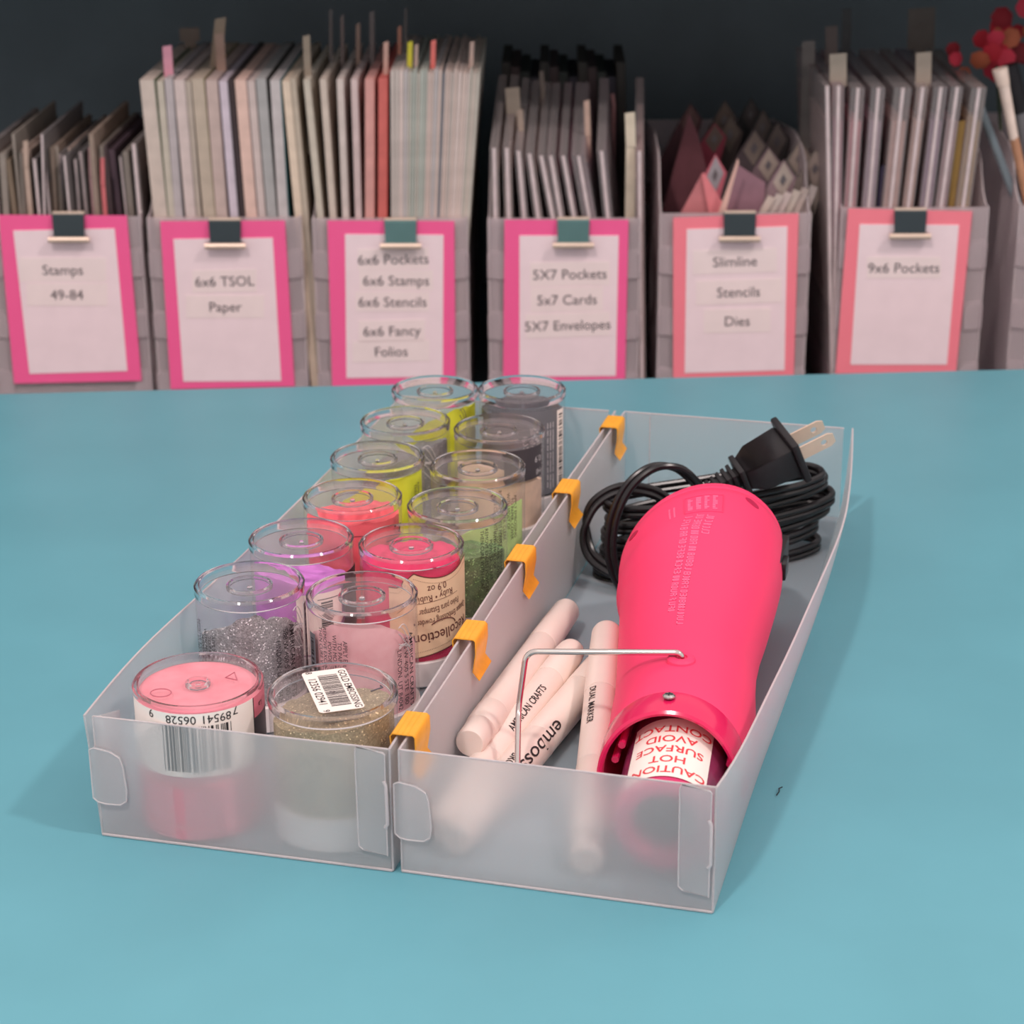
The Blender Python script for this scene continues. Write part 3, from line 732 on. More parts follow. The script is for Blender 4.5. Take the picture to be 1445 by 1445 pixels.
# vents, slot and switch
def hole(a, y, la, ly):
    m = MB(); vs = []; nn = 20
    for q in (.00012, -.0006):
        for i in range(nn): b = 2*PI*i/nn; vs.append(gsurf(a+la*math.cos(b)+.25*la*math.sin(b), y+ly*math.sin(b)-.0022*math.cos(b)*(la > .05), q))
    return m.add(vs, [tuple(range(nn)), tuple(reversed(range(nn, 2*nn)))]+[(i, (i+1) % nn, nn+(i+1) % nn, nn+i) for i in range(nn)])
part('hanging_slot', hole(.62, .2085, .10, .0022), M['gunhole'], gun, offset=GL, smooth=None)
part('hanging_slot', hole(-.98, .2075, .09, .0020), M['gunhole'], gun, offset=GL, smooth=None)
sw = gsurf(1.50, .2200)
swp = part('switch_plate', MB().box(sw.x-.003, .190, sw.z-.006, sw.x+.0030, .2200, sw.z+.006), M['plug'], gun, bevel=.0006, offset=GL)
part('slider', MB().box(sw.x+.0022, .193, sw.z-.003, sw.x+.0050, .203, sw.z+.004), M['cord'], swp, bevel=.0004, offset=GL)
em = MB(); rr = random.Random(2)
def bump(a0, a1, y0, y1, hgt=.00022): em.add(*(lambda m: (m.v, m.f))(patch(lambda a, s, q=0: gsurf(a, s, q-.0001), a0, a1, y0, y1, hgt+.0001, 2, 1)))
for col, (y0, y1, a) in enumerate(((.110, .183, -.17), (.100, .183, -.03), (.166, .183, .10))):
    y = y0
    while y < y1:
        da = -(y-.18)*-.9; l = rr.choice((.0012, .0016, .0020)); k = rr.random(); A = a+da
        bump(A-.048, A+.048, y, y+.0005)
        if k < .7: bump(A-.048, A-.036, y, y+l)
        if k > .3: bump(A+.036, A+.048, y, y+l)
        if k > .5: bump(A-.006, A+.006, y, y+l*.9)
        if rr.random() < .6: bump(A-.048, A+.048, y+l-.0004, y+l)
        y += l+rr.choice((.0007, .0007, .0016))
for a in (-.16, -.06, .04, .14):
    y = .1905
    while y < .2045:
        l = rr.choice((.0008, .0012)); bump(a-.035, a+rr.choice((.0, .025)), y, y+l, .0002); y += l+.0008
for a in (-.42, -.36):
    y = .188
    while y < .201: l = rr.choice((.0007, .0011)); bump(a-.012, a+.010, y, y+l, .0002); y += l+.0008
part('raised_marking', em, M['gunmark'], gun, smooth=None, offset=GL)
fr = []
for i in range(40):
    f = i/40*4; a0, a1, y0, y1 = -.235, .235, .1875, .2070; k = int(f); q = f-k
    fr.append([(a0+(a1-a0)*q, y0), (a1, y0+(y1-y0)*q), (a1+(a0-a1)*q, y1), (a0, y1+(y0-y1)*q)][k])
part('raised_frame', MB().tube([gsurf(a, y, .00005) for a, y in fr], .00025, 6, closed=True), M['gun'], gun, offset=GL)

# cord: flat twin lead, one continuous run
cord = MB(); RT = .00155
def catmull(P, per=10, closed=False):
    P = [Vector(p) for p in P]; out = []; n_ = len(P)
    rng = range(n_ if closed else n_-1)
    for i in rng:
        p0, p1, p2, p3 = (P[(i-1) % n_], P[i], P[(i+1) % n_], P[(i+2) % n_]) if closed else (P[max(i-1, 0)], P[i], P[i+1], P[min(i+2, n_-1)])
        for k in range(per):
            t_ = k/per; out.append(.5*((2*p1)+(-p0+p2)*t_+(2*p0-5*p1+4*p2-p3)*t_*t_+(-p0+3*p1-3*p2+p3)*t_**3))
    if not closed: out.append(P[-1])
    return out
def twin(P, wide=(0, 0, 1), per=8, closed=False):
    pts = catmull(P, per, closed); n_ = len(pts); A = []; B = []
    for i, p in enumerate(pts):
        t_ = (pts[min(i+1, n_-1)]-pts[max(i-1, 0)]).normalized(); w_ = Vector(wide(i/n_) if callable(wide) else wide)
        w_ = (w_ - t_*w_.dot(t_)); w_ = w_.normalized() if w_.length > 1e-4 else Vector((0, 0, 1)); A.append(p+w_*RT*.92); B.append(p-w_*RT*.92)
    cord.tube(A, RT, 10, closed=closed); cord.tube(B, RT, 10, closed=closed)
cdir = Vector((.842, .54, 0)).normalized(); cn = Vector((-cdir.y, cdir.x, 0)); cc = Vector((.1625, .2845, 0))
levels = [(.0035, .0525, .0135, 0), (.0105, .0500, .0150, .001), (.0165, .0530, .0120, .003), (.0225, .0535, .0142, .0045), (.0290, .0510, .0125, .004), (.0350, .0505, .0140, .002)]
def race(c, hl, hw, z, sag=0, tilt=0):
    P = []
    for i in range(16):
        a = 2*PI*i/16; ca_, sa_ = math.cos(a), math.sin(a)
        u = hl*(abs(ca_)**.6)*(1 if ca_ > 0 else -1); v = hw*(abs(sa_)**.75)*(1 if sa_ > 0 else -1)
        P.append(c + cdir*u + cn*v + Vector((0, 0, z + tilt*u - sag*(1-abs(ca_)))))
    return P
for i, (z, hl, hw, sh) in enumerate(levels):
    twin(race(cc+cdir*(sh-.001)+cn*(.001*math.sin(i*2)), hl, hw, z, .0015, (.02, .07, .10, .07, .09, .03)[i]), closed=False if False else True)
twin([(.150, .268, .030), (.140, .266, .038), (.126, .262, .040), (.1155, .2575, .034), (.1125, .2530, .024), (.1160, .2480, .014), (.1270, .2440, .0085), (.138, .243, .006)], (0, .6, .8))
twin([(.133, .238, .0035), (.1288, .2385, .010), (.1262, .2400, .022), (.1275, .2430, .036), (.1330, .2470, .048), (.1415, .2520, .0545), (.1510, .2570, .0535), (.1580, .2620, .046), (.1620, .2700, .036), (.164, .284, .030)], lambda f: (.9, -.3, .1))
twin([(.1680, .229, .034), (.1640, .240, .032), (.1570, .247, .022), (.150, .252, .012), (.140, .250, .005)], (0, 0, 1))
part('power_cord', cord, M['cord'], gun, offset=GL)
# lettering printed on the cord
cl = MB()
def cordtext(txt, p, d, upv, size):
    d = Vector(d).normalized(); u_ = Vector(upv); u_ = (u_-d*u_.dot(d)).normalized(); v, f = glyphs(txt, size, .00003)
    cl.add([Vector(p)+d*x+u_*y for x, y, _ in v], f)
def strand_point(i, u, dz):
    z, hl, hw, sh = levels[i]; tl = (.02, .07, .10, .07, .09, .03)[i]
    return cc + cdir*(sh-.001+u) + cn*(.001*math.sin(i*2)) - cn*(hw+RT+.00012) + Vector((0, 0, z+tl*u-.0015+dz))
cordtext('LL80081', strand_point(3, .010, -RT-.0010), cdir+Vector((0, 0, .07)), (0, 0, 1), .0032)
cordtext('E116 7', strand_point(1, .012, -RT-.0010), cdir+Vector((0, 0, .07)), (0, 0, 1), .0032)
cordtext('300V', strand_point(2, -.046, -RT-.0010), cdir, (0, 0, 1), .0030)
part('lettering', cl, M['whiteink'], gun, smooth=None, offset=GL)
# plug
pd = Vector((.8322, .3732, .4102)).normalized()
pb = Vector((.1972, .2864, .0560)); pa = pb - pd*.0462
px = Vector((-.604, .768, .048)); px = (px - pd*px.dot(pd)).normalized(); pz = px.cross(pd)
MP = Matrix((px, pd, pz)).transposed().to_4x4(); MP.translation = pa
def fr8(m, y0, w0, h0, y1, w1, h1):
    m.prism8([MP @ Vector(q) for q in ((-w0, y0, -h0), (w0, y0, -h0), (w0, y0, h0), (-w0, y0, h0))], [MP @ Vector(q) for q in ((-w1, y1, -h1), (w1, y1, -h1), (w1, y1, h1), (-w1, y1, h1))])
pl = MB(); fr8(pl, .020, .0060, .0045, .0270, .0105, .0064); fr8(pl, .0270, .0105, .0064, .0430, .0118, .0072)
plug = part('plug', pl, M['plug'], gun, bevel=.0008, offset=GL)
m = MB(); fr8(m, .0430, .0142, .0100, .0462, .0142, .0100); part('grip_flange', m, M['plug'], plug, bevel=.0009, offset=GL)
m = MB(); fr8(m, .0190, .0080, .0062, .0215, .0080, .0062); part('shoulder', m, M['plug'], plug, bevel=.0006, offset=GL)
m = MB()
for i in range(6): y = .002+i*.0028; fr8(m, y, .0036+.0004*i, .0026+.0003*i, y+.0017, .0038+.0004*i, .0028+.0003*i)
fr8(m, -.002, .0024, .0017, .0195, .0034, .0026); part('strain_relief', m, M['plug'], plug, bevel=.0003, offset=GL)
for sx in (-1, 1):
    m = MB(); P = []
    for (y, z) in ((.046, -.0032), (.0605, -.0032), (.0628, -.0020), (.0628, .0020), (.0605, .0032), (.046, .0032)): P.append((y, z))
    hc = (.0578, 0); hr = .0014; nn = 12
    # blade with a round hole: two-sided ring faces built from outline to hole
    out = []
    import itertools
    def oray(a):
        d = Vector((math.cos(a), math.sin(a))); best = 9
        for (p, q) in zip(P, P[1:]+P[:1]):
            e = Vector(q)-Vector(p); w_ = Vector(p)-Vector(hc); den = d.x*e.y-d.y*e.x
            if abs(den) < 1e-12: continue
            t_ = (w_.x*e.y-w_.y*e.x)/den; s_ = (w_.x*d.y-w_.y*d.x)/den
            if t_ > 0 and -1e-6 <= s_ <= 1+1e-6: best = min(best, t_)
        return Vector(hc)+d*best
    angs = sorted([2*PI*i/24 for i in range(24)]+[math.atan2(p[1]-hc[1], p[0]-hc[0]) % (2*PI) for p in P]); K = len(angs); vs = []
    for th in (-.0004, .0004):
        for a in angs: o_ = oray(a); vs.append(MP @ Vector((sx*.0062+th, o_.x, o_.y)))
        for a in angs: vs.append(MP @ Vector((sx*.0062+th, hc[0]+hr*math.cos(a), hc[1]+hr*math.sin(a))))
    fs = []
    for i in range(K):
        j = (i+1) % K; fs += [(i, j, K+j, K+i), (2*K+i, 3*K+i, 3*K+j, 2*K+j), (i, 2*K+i, 2*K+j, j), (K+i, K+j, 3*K+j, 3*K+i)]
    part('prong', m.add(vs, fs), M['prong'], plug, smooth=30, offset=GL)

# lint on the table
part_l = MB().tube([(.2180, .0790, .0006), (.2186, .0810, .0010), (.2183, .0830, .0012), (.2192, .0850, .0008)], .00022, 5)
o = part('lint_thread', part_l, M['lint']); tag(o, 'tiny dark curl of thread on the table right of the right tray', 'thread')

# ================================================================== BACKGROUND ROW
ORD = ['leftmost', 'second', 'third', 'fourth', 'fifth', 'sixth', 'seventh', 'eighth', 'ninth', 'tenth', 'eleventh', 'twelfth', 'thirteenth', 'fourteenth', 'fifteenth', 'sixteenth', 'seventeenth', 'eighteenth', 'nineteenth', 'twentieth', 'twenty first', 'twenty second', 'twenty third', 'twenty fourth', 'twenty fifth', 'twenty sixth', 'twenty seventh', 'twenty eighth', 'twenty ninth', 'thirtieth', 'thirty first', 'thirty second', 'thirty third', 'thirty fourth', 'thirty fifth', 'thirty sixth', 'thirty seventh', 'thirty eighth', 'thirty ninth', 'fortieth']
def nth(i): return ORD[i] + (' from the left' if i else '')
ZB = -.0880
M['cardpink'] = mat('hot_pink_card', (255, 100, 160), .6, .02, 60)
M['cardcoral'] = mat('coral_pink_card', (255, 136, 152), .6, .02, 60)
M['cardwhite'] = mat('lilac_white_card', (248, 226, 232), .65, .02, 60)
M['strip'] = mat('printed_label_tape', (248, 230, 230), .5, .02, 60)
M['sheenclip'] = mat('dark_enamel_painted_sheen', (82, 118, 118), .3, .04, 60, spec=.6)  # dark clip whose grey green reflection is painted into the base colour
M['darkclip'] = mat('black_enamel', (42, 54, 60), .3, .04, 60, spec=.6)
M['lipm'] = mat('beige_nickel', (228, 204, 186), .35, .03, 80, metal=.35)
M['labtext'] = mat('grey_black_print', (88, 80, 86), .6, 0, 60)

def gthing(name, label, cat, xg, yg=0, z=ZB, group=None):
    return thing(name, label, cat, gw(xg, yg, z), GA, group)

def magazine_box(u0, u1, vt, label):
    xa, z1 = pg(u0, vt); xb, _ = pg(u1, vt); wd = xb-xa; t = gthing('magazine_box', label, 'storage box', xa, 0, ZB, None); zt = z1-ZB; th = .0009
    part('base', MB().box(0, 0, 0, wd, .24, .001), M['boxp'], t)
    part('front_panel', MB().box(0, 0, .0005, wd, th, zt), M['boxp'], t)
    prof = [(0, zt), (.008, zt+.0008), (.018, zt+.006), (.027, zt+.016), (.034, zt+.026), (.05, zt+.031), (.10, zt+.034), (.24, zt+.016)]
    for xx in (0, wd-th):
        m = MB(); n_ = len(prof); vs = []
        for x in (xx, xx+th):
            vs += [(x, y, z) for y, z in prof]+[(x, .24, 0), (x, 0, 0)]
        k = n_+2; m.add(vs, [tuple(range(k)), tuple(reversed(range(k, 2*k)))]+[(i, (i+1) % k, k+(i+1) % k, k+i) for i in range(k)])
        sd = part('side_panel', m, M['boxp'], t, smooth=None)
        part('side_edge', MB().tube([(xx+th/2, y, z) for y, z in prof], .0006, 6), M['edgep'], sd)
    part('rear_panel', MB().box(0, .24-th, 0, wd, .24, zt+.016), M['boxp'], t)
    for xx in (0, wd): part('corner_fold', MB().tube([(xx, -.0002, .001), (xx, -.0002, zt)], .0006, 6), M['edgep'], t)
    # interlocking tabs folded over the front panel down both sides
    for k in range(3):
        z0 = zt-.022-.041*k
        for sx in (0, 1):
            P = [(0, z0+.001), (.009, z0), (.011, z0-.003), (.011, z0-.0165), (.009, z0-.0185), (0, z0-.0175)]
            if sx: P = [(wd-a, b) for a, b in P]
            n_ = len(P); m = MB().add([(a, -.0012, b) for a, b in P]+[(a, -.0002, b) for a, b in P], [tuple(range(n_)), tuple(reversed(range(n_, 2*n_)))]+[(i, (i+1) % n_, n_+(i+1) % n_, n_+i) for i in range(n_)])
            m.tube([((wd if sx else 0), -.0012, z0-.001), ((wd if sx else 0), -.0012, z0-.017)], .0009, 6)
            part('locking_tab', m, M['boxp'], t, smooth=None)
    return t

def card(quad, inner, colm, strips, label, clipu, clipm, cliplabel, cliptop):
    """quad/inner: pixel corners tl,tr,br,bl of card and of the white panel"""
    Q = [pg(u, v, -.002) for u, v in quad]; x0, z0 = Q[3]
    t = gthing('label_card', label, 'label', x0, -.002, Q[3][1]); t_z = Q[3][1]
    def slab(pts, y0, y1):
        vs = [(x-x0, y0, z-t_z) for x, z in pts]+[(x-x0, y1, z-t_z) for x, z in pts]; n_ = len(pts)
        return MB().add(vs, [tuple(range(n_)), tuple(reversed(range(n_, 2*n_)))]+[(i, (i+1) % n_, n_+(i+1) % n_, n_+i) for i in range(n_)])
    part('backing_card', slab(Q, -.0004, .0), M[colm], t, smooth=None)
    part('white_panel', slab([pg(u, v, -.002) for u, v in inner], -.0008, -.0004), M['cardwhite'], t, smooth=None)
    for (cu, cv, hw, hh, txt, sk) in strips:
        s = part('label_strip', slab([pg(cu+a*hw, cv+b*hh+sk*a, -.002) for a, b in ((-1, -1), (1, -1), (1, 1), (-1, 1))], -.0010, -.0008), M['strip'], t, smooth=None)
        cx_, cz_ = pg(cu, cv, -.002); v, f = glyphs(txt, .0094, .0, 'CENTER'); an = -sk/hw*.9
        part('lettering', MB().add([(cx_-x0+x*math.cos(an)-(y-.0034)*math.sin(an), -.0012, cz_-t_z+(y-.0034)*math.cos(an)+x*math.sin(an)) for x, y, _ in v], f), M['labtext'], s, smooth=None)
    # binder clip over the box edge
    cx_, cz_ = pg(clipu, cliptop, -.004); c = gthing('binder_clip', cliplabel, 'clip', cx_, 0, cz_)
    m = MB(); n_ = 2
    wt, wb = .0104, .0100
    prof = [(-.0030, .0012, .0104), (-.0046, -.0004, .0104), (-.0062, -.0128, .0100), (-.0070, -.0134, .0130)]
    vs = []
    for (y, z, w_) in prof:
        for yy in (0, .0006): vs += [(-w_, y+yy, z), (w_, y+yy, z)]
    fs = []
    for i in range(len(prof)-1): a = 4*i; b = a+4; fs += [(a, a+1, b+1, b), (a+2, b+2, b+3, a+3), (a, b, b+2, a+2), (a+1, a+3, b+3, b+1)]
    fs += [(0, 2, 3, 1), (len(vs)-4, len(vs)-3, len(vs)-1, len(vs)-2)]
    part('clip_front', MB().add(vs, fs), M[clipm], c, smooth=None)
    part('clip_rear', MB().box(-.0104, .0016, -.0130, .0104, .0022, .0012).box(-.0104, -.0030, .0008, .0104, .0022, .0014), M[clipm], c)
    part('top_spine', MB().box(-.0104, -.0034, -.0006, .0104, -.0008, .0022), M['lipm'], c, bevel=.0004)
    part('lip', MB().tube([(-.0132, -.0074, -.0152), (.0132, -.0074, -.0152)], .0020, 10), M['lipm'], c)
    return t

magazine_box(-26, 197, 306, 'frosted magazine box at far left behind the Stamps 49-84 card')
magazine_box(208, 424, 307, 'frosted magazine box behind the Paper card, full of paper pads')
magazine_box(441, 659, 308, 'frosted magazine box behind the 6x6 Pockets card')
magazine_box(689, 903, 308, 'frosted magazine box behind the 5x7 Envelopes card')
magazine_box(932, 1144, 301, 'frosted magazine box behind the Slimline card')
magazine_box(1188, 1395, 293, 'frosted magazine box behind the 9x6 Pockets card')
magazine_box(1440, 1655, 290, 'frosted magazine box cut off at the right edge, holding pens')

S = lambda cu, cv, hw, hh, t, sk=0: (cu, cv, hw, hh, t, sk)
card([(-2, 303), (179, 304), (200, 537), (20, 541)], [(19, 325), (162, 322), (180, 523), (42, 527)], 'cardpink',
     [S(89, 380, 61, 17, 'Stamps', 0), S(95, 415, 57, 16, '49-84', 0)], 'bright pink card reading Stamps 49-84', 96, 'darkclip', 'dark binder clip over the Stamps card, catching bright light', 304)
card([(226, 312), (402, 311), (416, 545), (241, 549)], [(245, 337), (385, 335), (397, 537), (259, 538)], 'cardpink',
     [S(317, 396, 45, 16, '6x6 TSOL', -1), S(318, 432, 55, 16, 'Paper', 0)], 'bright pink card reading 6x6 and Paper, second card from left', 317, 'darkclip', 'dark binder clip over the Paper card', 313)
card([(462, 311), (641, 312), (643, 545), (469, 549)], [(487, 330), (626, 331), (625, 531), (489, 533)], 'cardpink',
     [S(555, 365, 50, 15, '6x6 Pockets', -1), S(559, 395, 52, 14, '6x6 Stamps', 0), S(554, 425, 52, 14, '6x6 Stencils', 0), S(553, 466, 47, 15, '6x6 Fancy', -1), S(552, 495, 54, 15, 'Folios', -1)], 'bright pink card listing 6x6 Pockets, Stamps, Stencils, Fancy Folios', 565, 'sheenclip', 'dark binder clip with painted grey green sheen over the five-line 6x6 Pockets card', 313)
card([(712, 310), (887, 310), (882, 536), (710, 541)], [(733, 332), (873, 332), (869, 530), (733, 531)], 'cardpink',
     [S(804, 386, 56, 17, '5X7 Pockets', -1), S(800, 422, 51, 17, '5x7 Cards', -1), S(801, 458, 59, 17, '5X7 Envelopes', -2)], 'bright pink card listing 5X7 Pockets, Cards and Envelopes', 809, 'sheenclip', 'dark binder clip with painted grey green sheen over the 5X7 card', 312)
card([(950, 307), (1127, 301), (1120, 531), (950, 536)], [(969, 323), (1111, 319), (1107, 522), (966, 526)], 'cardcoral',
     [S(1037, 368, 59, 17, 'Slimline', -2), S(1042, 411, 60, 17, 'Stencils', -2), S(1040, 452, 47, 17, 'Dies', -1)], 'coral pink card listing Slimline Stencils Dies', 1044, 'darkclip', 'dark binder clip over the Slimline card', 303)
card([(1197, 294), (1372, 298), (1349, 524), (1179, 527)], [(1213, 316), (1353, 317), (1336, 514), (1200, 514)], 'cardcoral',
     [S(1275, 377, 52, 15, '9x6 Pockets', 0)], 'coral pink card reading 9x6 Pockets', 1285, 'darkclip', 'dark binder clip over the 9x6 Pockets card', 299)

_cm = {}
def cmat(col, kind='paper'):
    k = (col, kind)
    if k not in _cm:
        if kind == 'paper': _cm[k] = mat('paper_%d_%d_%d' % col, col, .75, .08, 90)
        else: _cm[k] = clear_thin('sleeve_%d_%d_%d' % col, col, .22, .6, .25)
    return _cm[k]
def leaf(name, label, cat, group, ut, vt, ub, vb, wpx, col, depth=.15, yg=.004, kind='paper', insert=None, zbot=ZB+.0015, slant=0, tall=0, bow=0):
    """upright pad or sleeve: near edge from pixel (ut,vt) down through (ub,vb), wpx wide"""
    xt, zt = pg(ut, vt, yg); xb, zb = pg(ub, vb, yg); ww = wpx/2190
    k = (xt-xb)/(zt-zb); x0 = xb + (zbot-zb)*k
    t = gthing(name, label, cat, x0, yg, zbot, group); dz = zt-zbot; dx = xt-x0
    def slab(w0, w1, y0, y1, z1, zf=0):
        m = MB(); n_ = 5; F = []; 
        for j in range(n_+1):
            f = j/n_; xx = dx*f*z1/dz*1.0 + bow*math.sin(PI*f); zz = zf+(z1-zf)*f
            F.append([(xx+w0, y0, zz), (xx+w1, y0, zz), (xx+w1+slant, y1, zz+tall*f), (xx+w0+slant, y1, zz+tall*f)])
        vs = [p for r_ in F for p in r_]; fs = [(0, 3, 2, 1), tuple(4*n_+q for q in range(4))]
        for j in range(n_):
            for q in range(4): a = 4*j+q; b = 4*j+(q+1) % 4; fs.append((a, b, b+4, a+4))
        return m.add(vs, fs)
    if kind == 'paper':
        part('sheets', slab(0, ww, 0, depth, dz), cmat(col), t, smooth=None)
        if wpx > 9: part('cover', slab(ww, ww+.0005, -.0003, depth, dz+.0003), cmat(insert or tuple(int(c*.72) for c in col)), t, smooth=None)
    else:
        part('sleeve', slab(0, ww, 0, depth, dz), cmat(col, 'sleeve'), t, smooth=None)
        if insert:
            part('insert', slab(ww*.12, ww*.9, .001, depth-.003, dz*.90, .001), cmat(insert), t, smooth=None)
        part('seam', MB().tube([(dx*j/6+ww*.5+bow*math.sin(PI*j/6), -.0002, dz*j/6) for j in range(7)], min(.0011, ww*.3), 6), cmat((222, 205, 206)), t)
    return t
def tabcard(label, u0, v0, u1, v1, yg, col, lean=0, mark=None, rot=None):
    """index tab rising above the contents; real card reaching down into the box"""
    xa, z1 = pg(u0, v0, yg); xb, _ = pg(u1, v0, yg); _, z0 = pg(u0, v1, yg); xc, zc = (xa+xb)/2, (z0+z1)/2
    t = gthing('index_tab', label, 'divider tab', xc, yg, z0); w_, h_ = (xb-xa)/2, z1-z0
    part('tab', MB().add([(-w_, 0, 0), (w_, 0, 0), (w_+lean, 0, h_), (-w_+lean, 0, h_*.96), (-w_, .0005, 0), (w_, .0005, 0), (w_+lean, .0005, h_), (-w_+lean, .0005, h_*.96)], [(0,1,2,3),(7,6,5,4),(0,4,5,1),(1,5,6,2),(2,6,7,3),(3,7,4,0)]), cmat(col), t, smooth=None)
    part('stem', MB().box(-min(w_, .004), .0006, -.05, min(w_, .004), .0010, .002), cmat(col), t)
    return t

# --- box 2: paper pads
pads = [(197, 217, 20, (206, 190, 180), (90, 105, 78)), (221, 238, 9, (196, 186, 172), None), (232, 247, 11, (186, 176, 178), None), (245, 262, 15, (210, 192, 188), None), (261, 276, 8, (182, 168, 156), None),
        (270, 287, 17, (190, 174, 158), (140, 128, 100)), (290, 305, 16, (196, 174, 168), (150, 130, 130)), (309, 325, 11, (208, 194, 206), None), (322, 339, 7, (62, 50, 52), None), (331, 347, 16, (224, 190, 178), (150, 130, 130)),
        (349, 365, 10, (206, 188, 184), None), (361, 377, 14, (170, 168, 168), (70, 66, 64)), (381, 393, 14, (196, 188, 188), (60, 104, 108)), (398, 416, 11, (224, 204, 184), None), (409, 427, 8, (188, 174, 158), None)]
for i, (ut, ub, wp_, col, cov) in enumerate(pads):
    leaf('paper_pad', 'paper pad, %s in the box behind the Paper card' % nth(i), 'paper pad', 'paper pads in the second box', ut, 113+2*math.sin(i*2.1), ub, 305, wp_, col, .155, insert=cov)
tabcard('pink and white index tab above the paper pads', 229, 64, 242, 112, .02, (214, 150, 168))
tabcard('tall tan index tab rising above the middle paper pads', 290, 24, 306, 108, .05, (150, 132, 116), .006)
tabcard('short tan index tab right beside the tall one', 303, 46, 316, 108, .04, (160, 132, 120))
tabcard('dim wide index tab at the back of the paper pads', 253, 39, 281, 58, .14, (110, 98, 90))
tabcard('narrow beige index tab between the paper and pocket boxes', 427, 49, 437, 108, .02, (150, 136, 122))
# --- box 3: pockets and folios
loose = [(428, 113, 446, (200, 190, 176), (172, 170, 150)), (451, 112, 464, (205, 190, 178), (150, 156, 140)), (475, 112, 482, (208, 194, 188), (150, 150, 142)), (495, 112, 500, (206, 184, 182), (60, 50, 66)), (515, 112, 514, (214, 156, 150), (216, 148, 140)), (534, 111, 532, (206, 106, 100), (206, 96, 90))]
k = 0
for ut, vt, ub, col, ins in loose:
    leaf('folio', 'loose page pocket, %s in the box behind the 6x6 Pockets card' % nth(k), 'folder', 'folios in the third box', ut, vt, ub, 305, 9 if k < 4 else 12, col, .15, insert=ins, bow=.0006); k += 1
rr = random.Random(5); u = 551
while u < 676:
    wv = rr.choice((4.2, 5, 6.2)); base = rr.choice(((204, 190, 180), (208, 188, 180), (194, 182, 176), (192, 184, 174), (186, 178, 178), (212, 194, 188)))
    if 575 < u < 600 and rr.random() < .5: base = (176, 180, 172)
    if 619 < u < 624: base = (120, 122, 130)
    fan = (u-551)/125
    leaf('folio', 'thin folio, %s in the box behind the 6x6 Pockets card' % nth(k), 'folder', 'folios in the third box', u+fan*2, 101+2.5*math.sin(u*.9), u+1-fan*13, 305, wv-.9, base, .15, insert=None)
    u += wv; k += 1
for (a, b, c, d, col, lab) in ((539, 58, 546, 112, (196, 158, 146), 'pinkish'), (559, 36, 564, 104, (176, 122, 104), 'rusty'), (573, 58, 580, 104, (206, 196, 60), 'yellow'), (583, 62, 588, 108, (186, 160, 148), 'beige'), (606, 56, 613, 104, (226, 118, 112), 'coral red'), (661, 58, 667, 102, (186, 160, 150), 'right-hand tan'),
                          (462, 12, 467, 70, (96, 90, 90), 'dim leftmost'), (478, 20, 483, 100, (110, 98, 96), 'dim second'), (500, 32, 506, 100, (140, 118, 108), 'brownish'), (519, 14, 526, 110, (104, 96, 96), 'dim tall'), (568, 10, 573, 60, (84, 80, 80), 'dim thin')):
    tabcard('%s index tab above the 6x6 pockets' % lab, a, b, c, d, .02 if b > 40 else .07, col, .001)
# --- box 4: clear pockets with dark sleeves behind
for i in range(13):
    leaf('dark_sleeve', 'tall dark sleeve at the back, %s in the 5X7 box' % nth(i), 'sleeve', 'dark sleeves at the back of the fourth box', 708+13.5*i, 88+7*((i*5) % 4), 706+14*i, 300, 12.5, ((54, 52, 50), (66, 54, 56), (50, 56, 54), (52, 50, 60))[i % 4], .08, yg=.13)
clr = [(691, 209, 693, (215, 205, 205), (200, 190, 182)), (709, 209, 712, (220, 208, 206), (198, 186, 178)), (726, 213, 734, (214, 204, 206), (176, 166, 164)), (741, 217, 755, (212, 200, 200), (172, 160, 152)), (758, 220, 776, (214, 200, 200), (180, 166, 162)),
       (771, 220, 787, (214, 200, 204), (158, 146, 142)), (789, 220, 806, (206, 172, 186), (150, 106, 116)), (806, 220, 823, (216, 200, 208), (140, 128, 132)), (842, 213, 853, (206, 186, 196), (110, 98, 104)), (896, 213, 897, (216, 200, 198), (196, 160, 158))]
for i, (ut, vt, ub, col, ins) in enumerate(clr):
    leaf('plastic_pocket', 'clear plastic pocket, %s in the box behind the 5X7 card' % nth(i), 'pocket', 'clear pockets in the fourth box', ut, vt, ub, 306, (12, 12, 11, 12, 11, 12, 11, 20, 13, 12)[i], col, .10, kind='sleeve', insert=ins, bow=-.0012 if 2 < i < 9 else 0, tall=.030, slant=.004)
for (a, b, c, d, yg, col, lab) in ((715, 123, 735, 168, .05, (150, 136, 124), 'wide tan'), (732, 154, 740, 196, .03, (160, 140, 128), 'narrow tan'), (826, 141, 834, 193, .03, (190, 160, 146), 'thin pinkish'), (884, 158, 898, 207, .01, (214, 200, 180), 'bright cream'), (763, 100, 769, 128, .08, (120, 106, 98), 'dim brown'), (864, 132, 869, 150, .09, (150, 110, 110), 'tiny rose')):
    tabcard('%s index tab among the 5X7 pockets' % lab, a, b, c, d, yg, col, -.001)
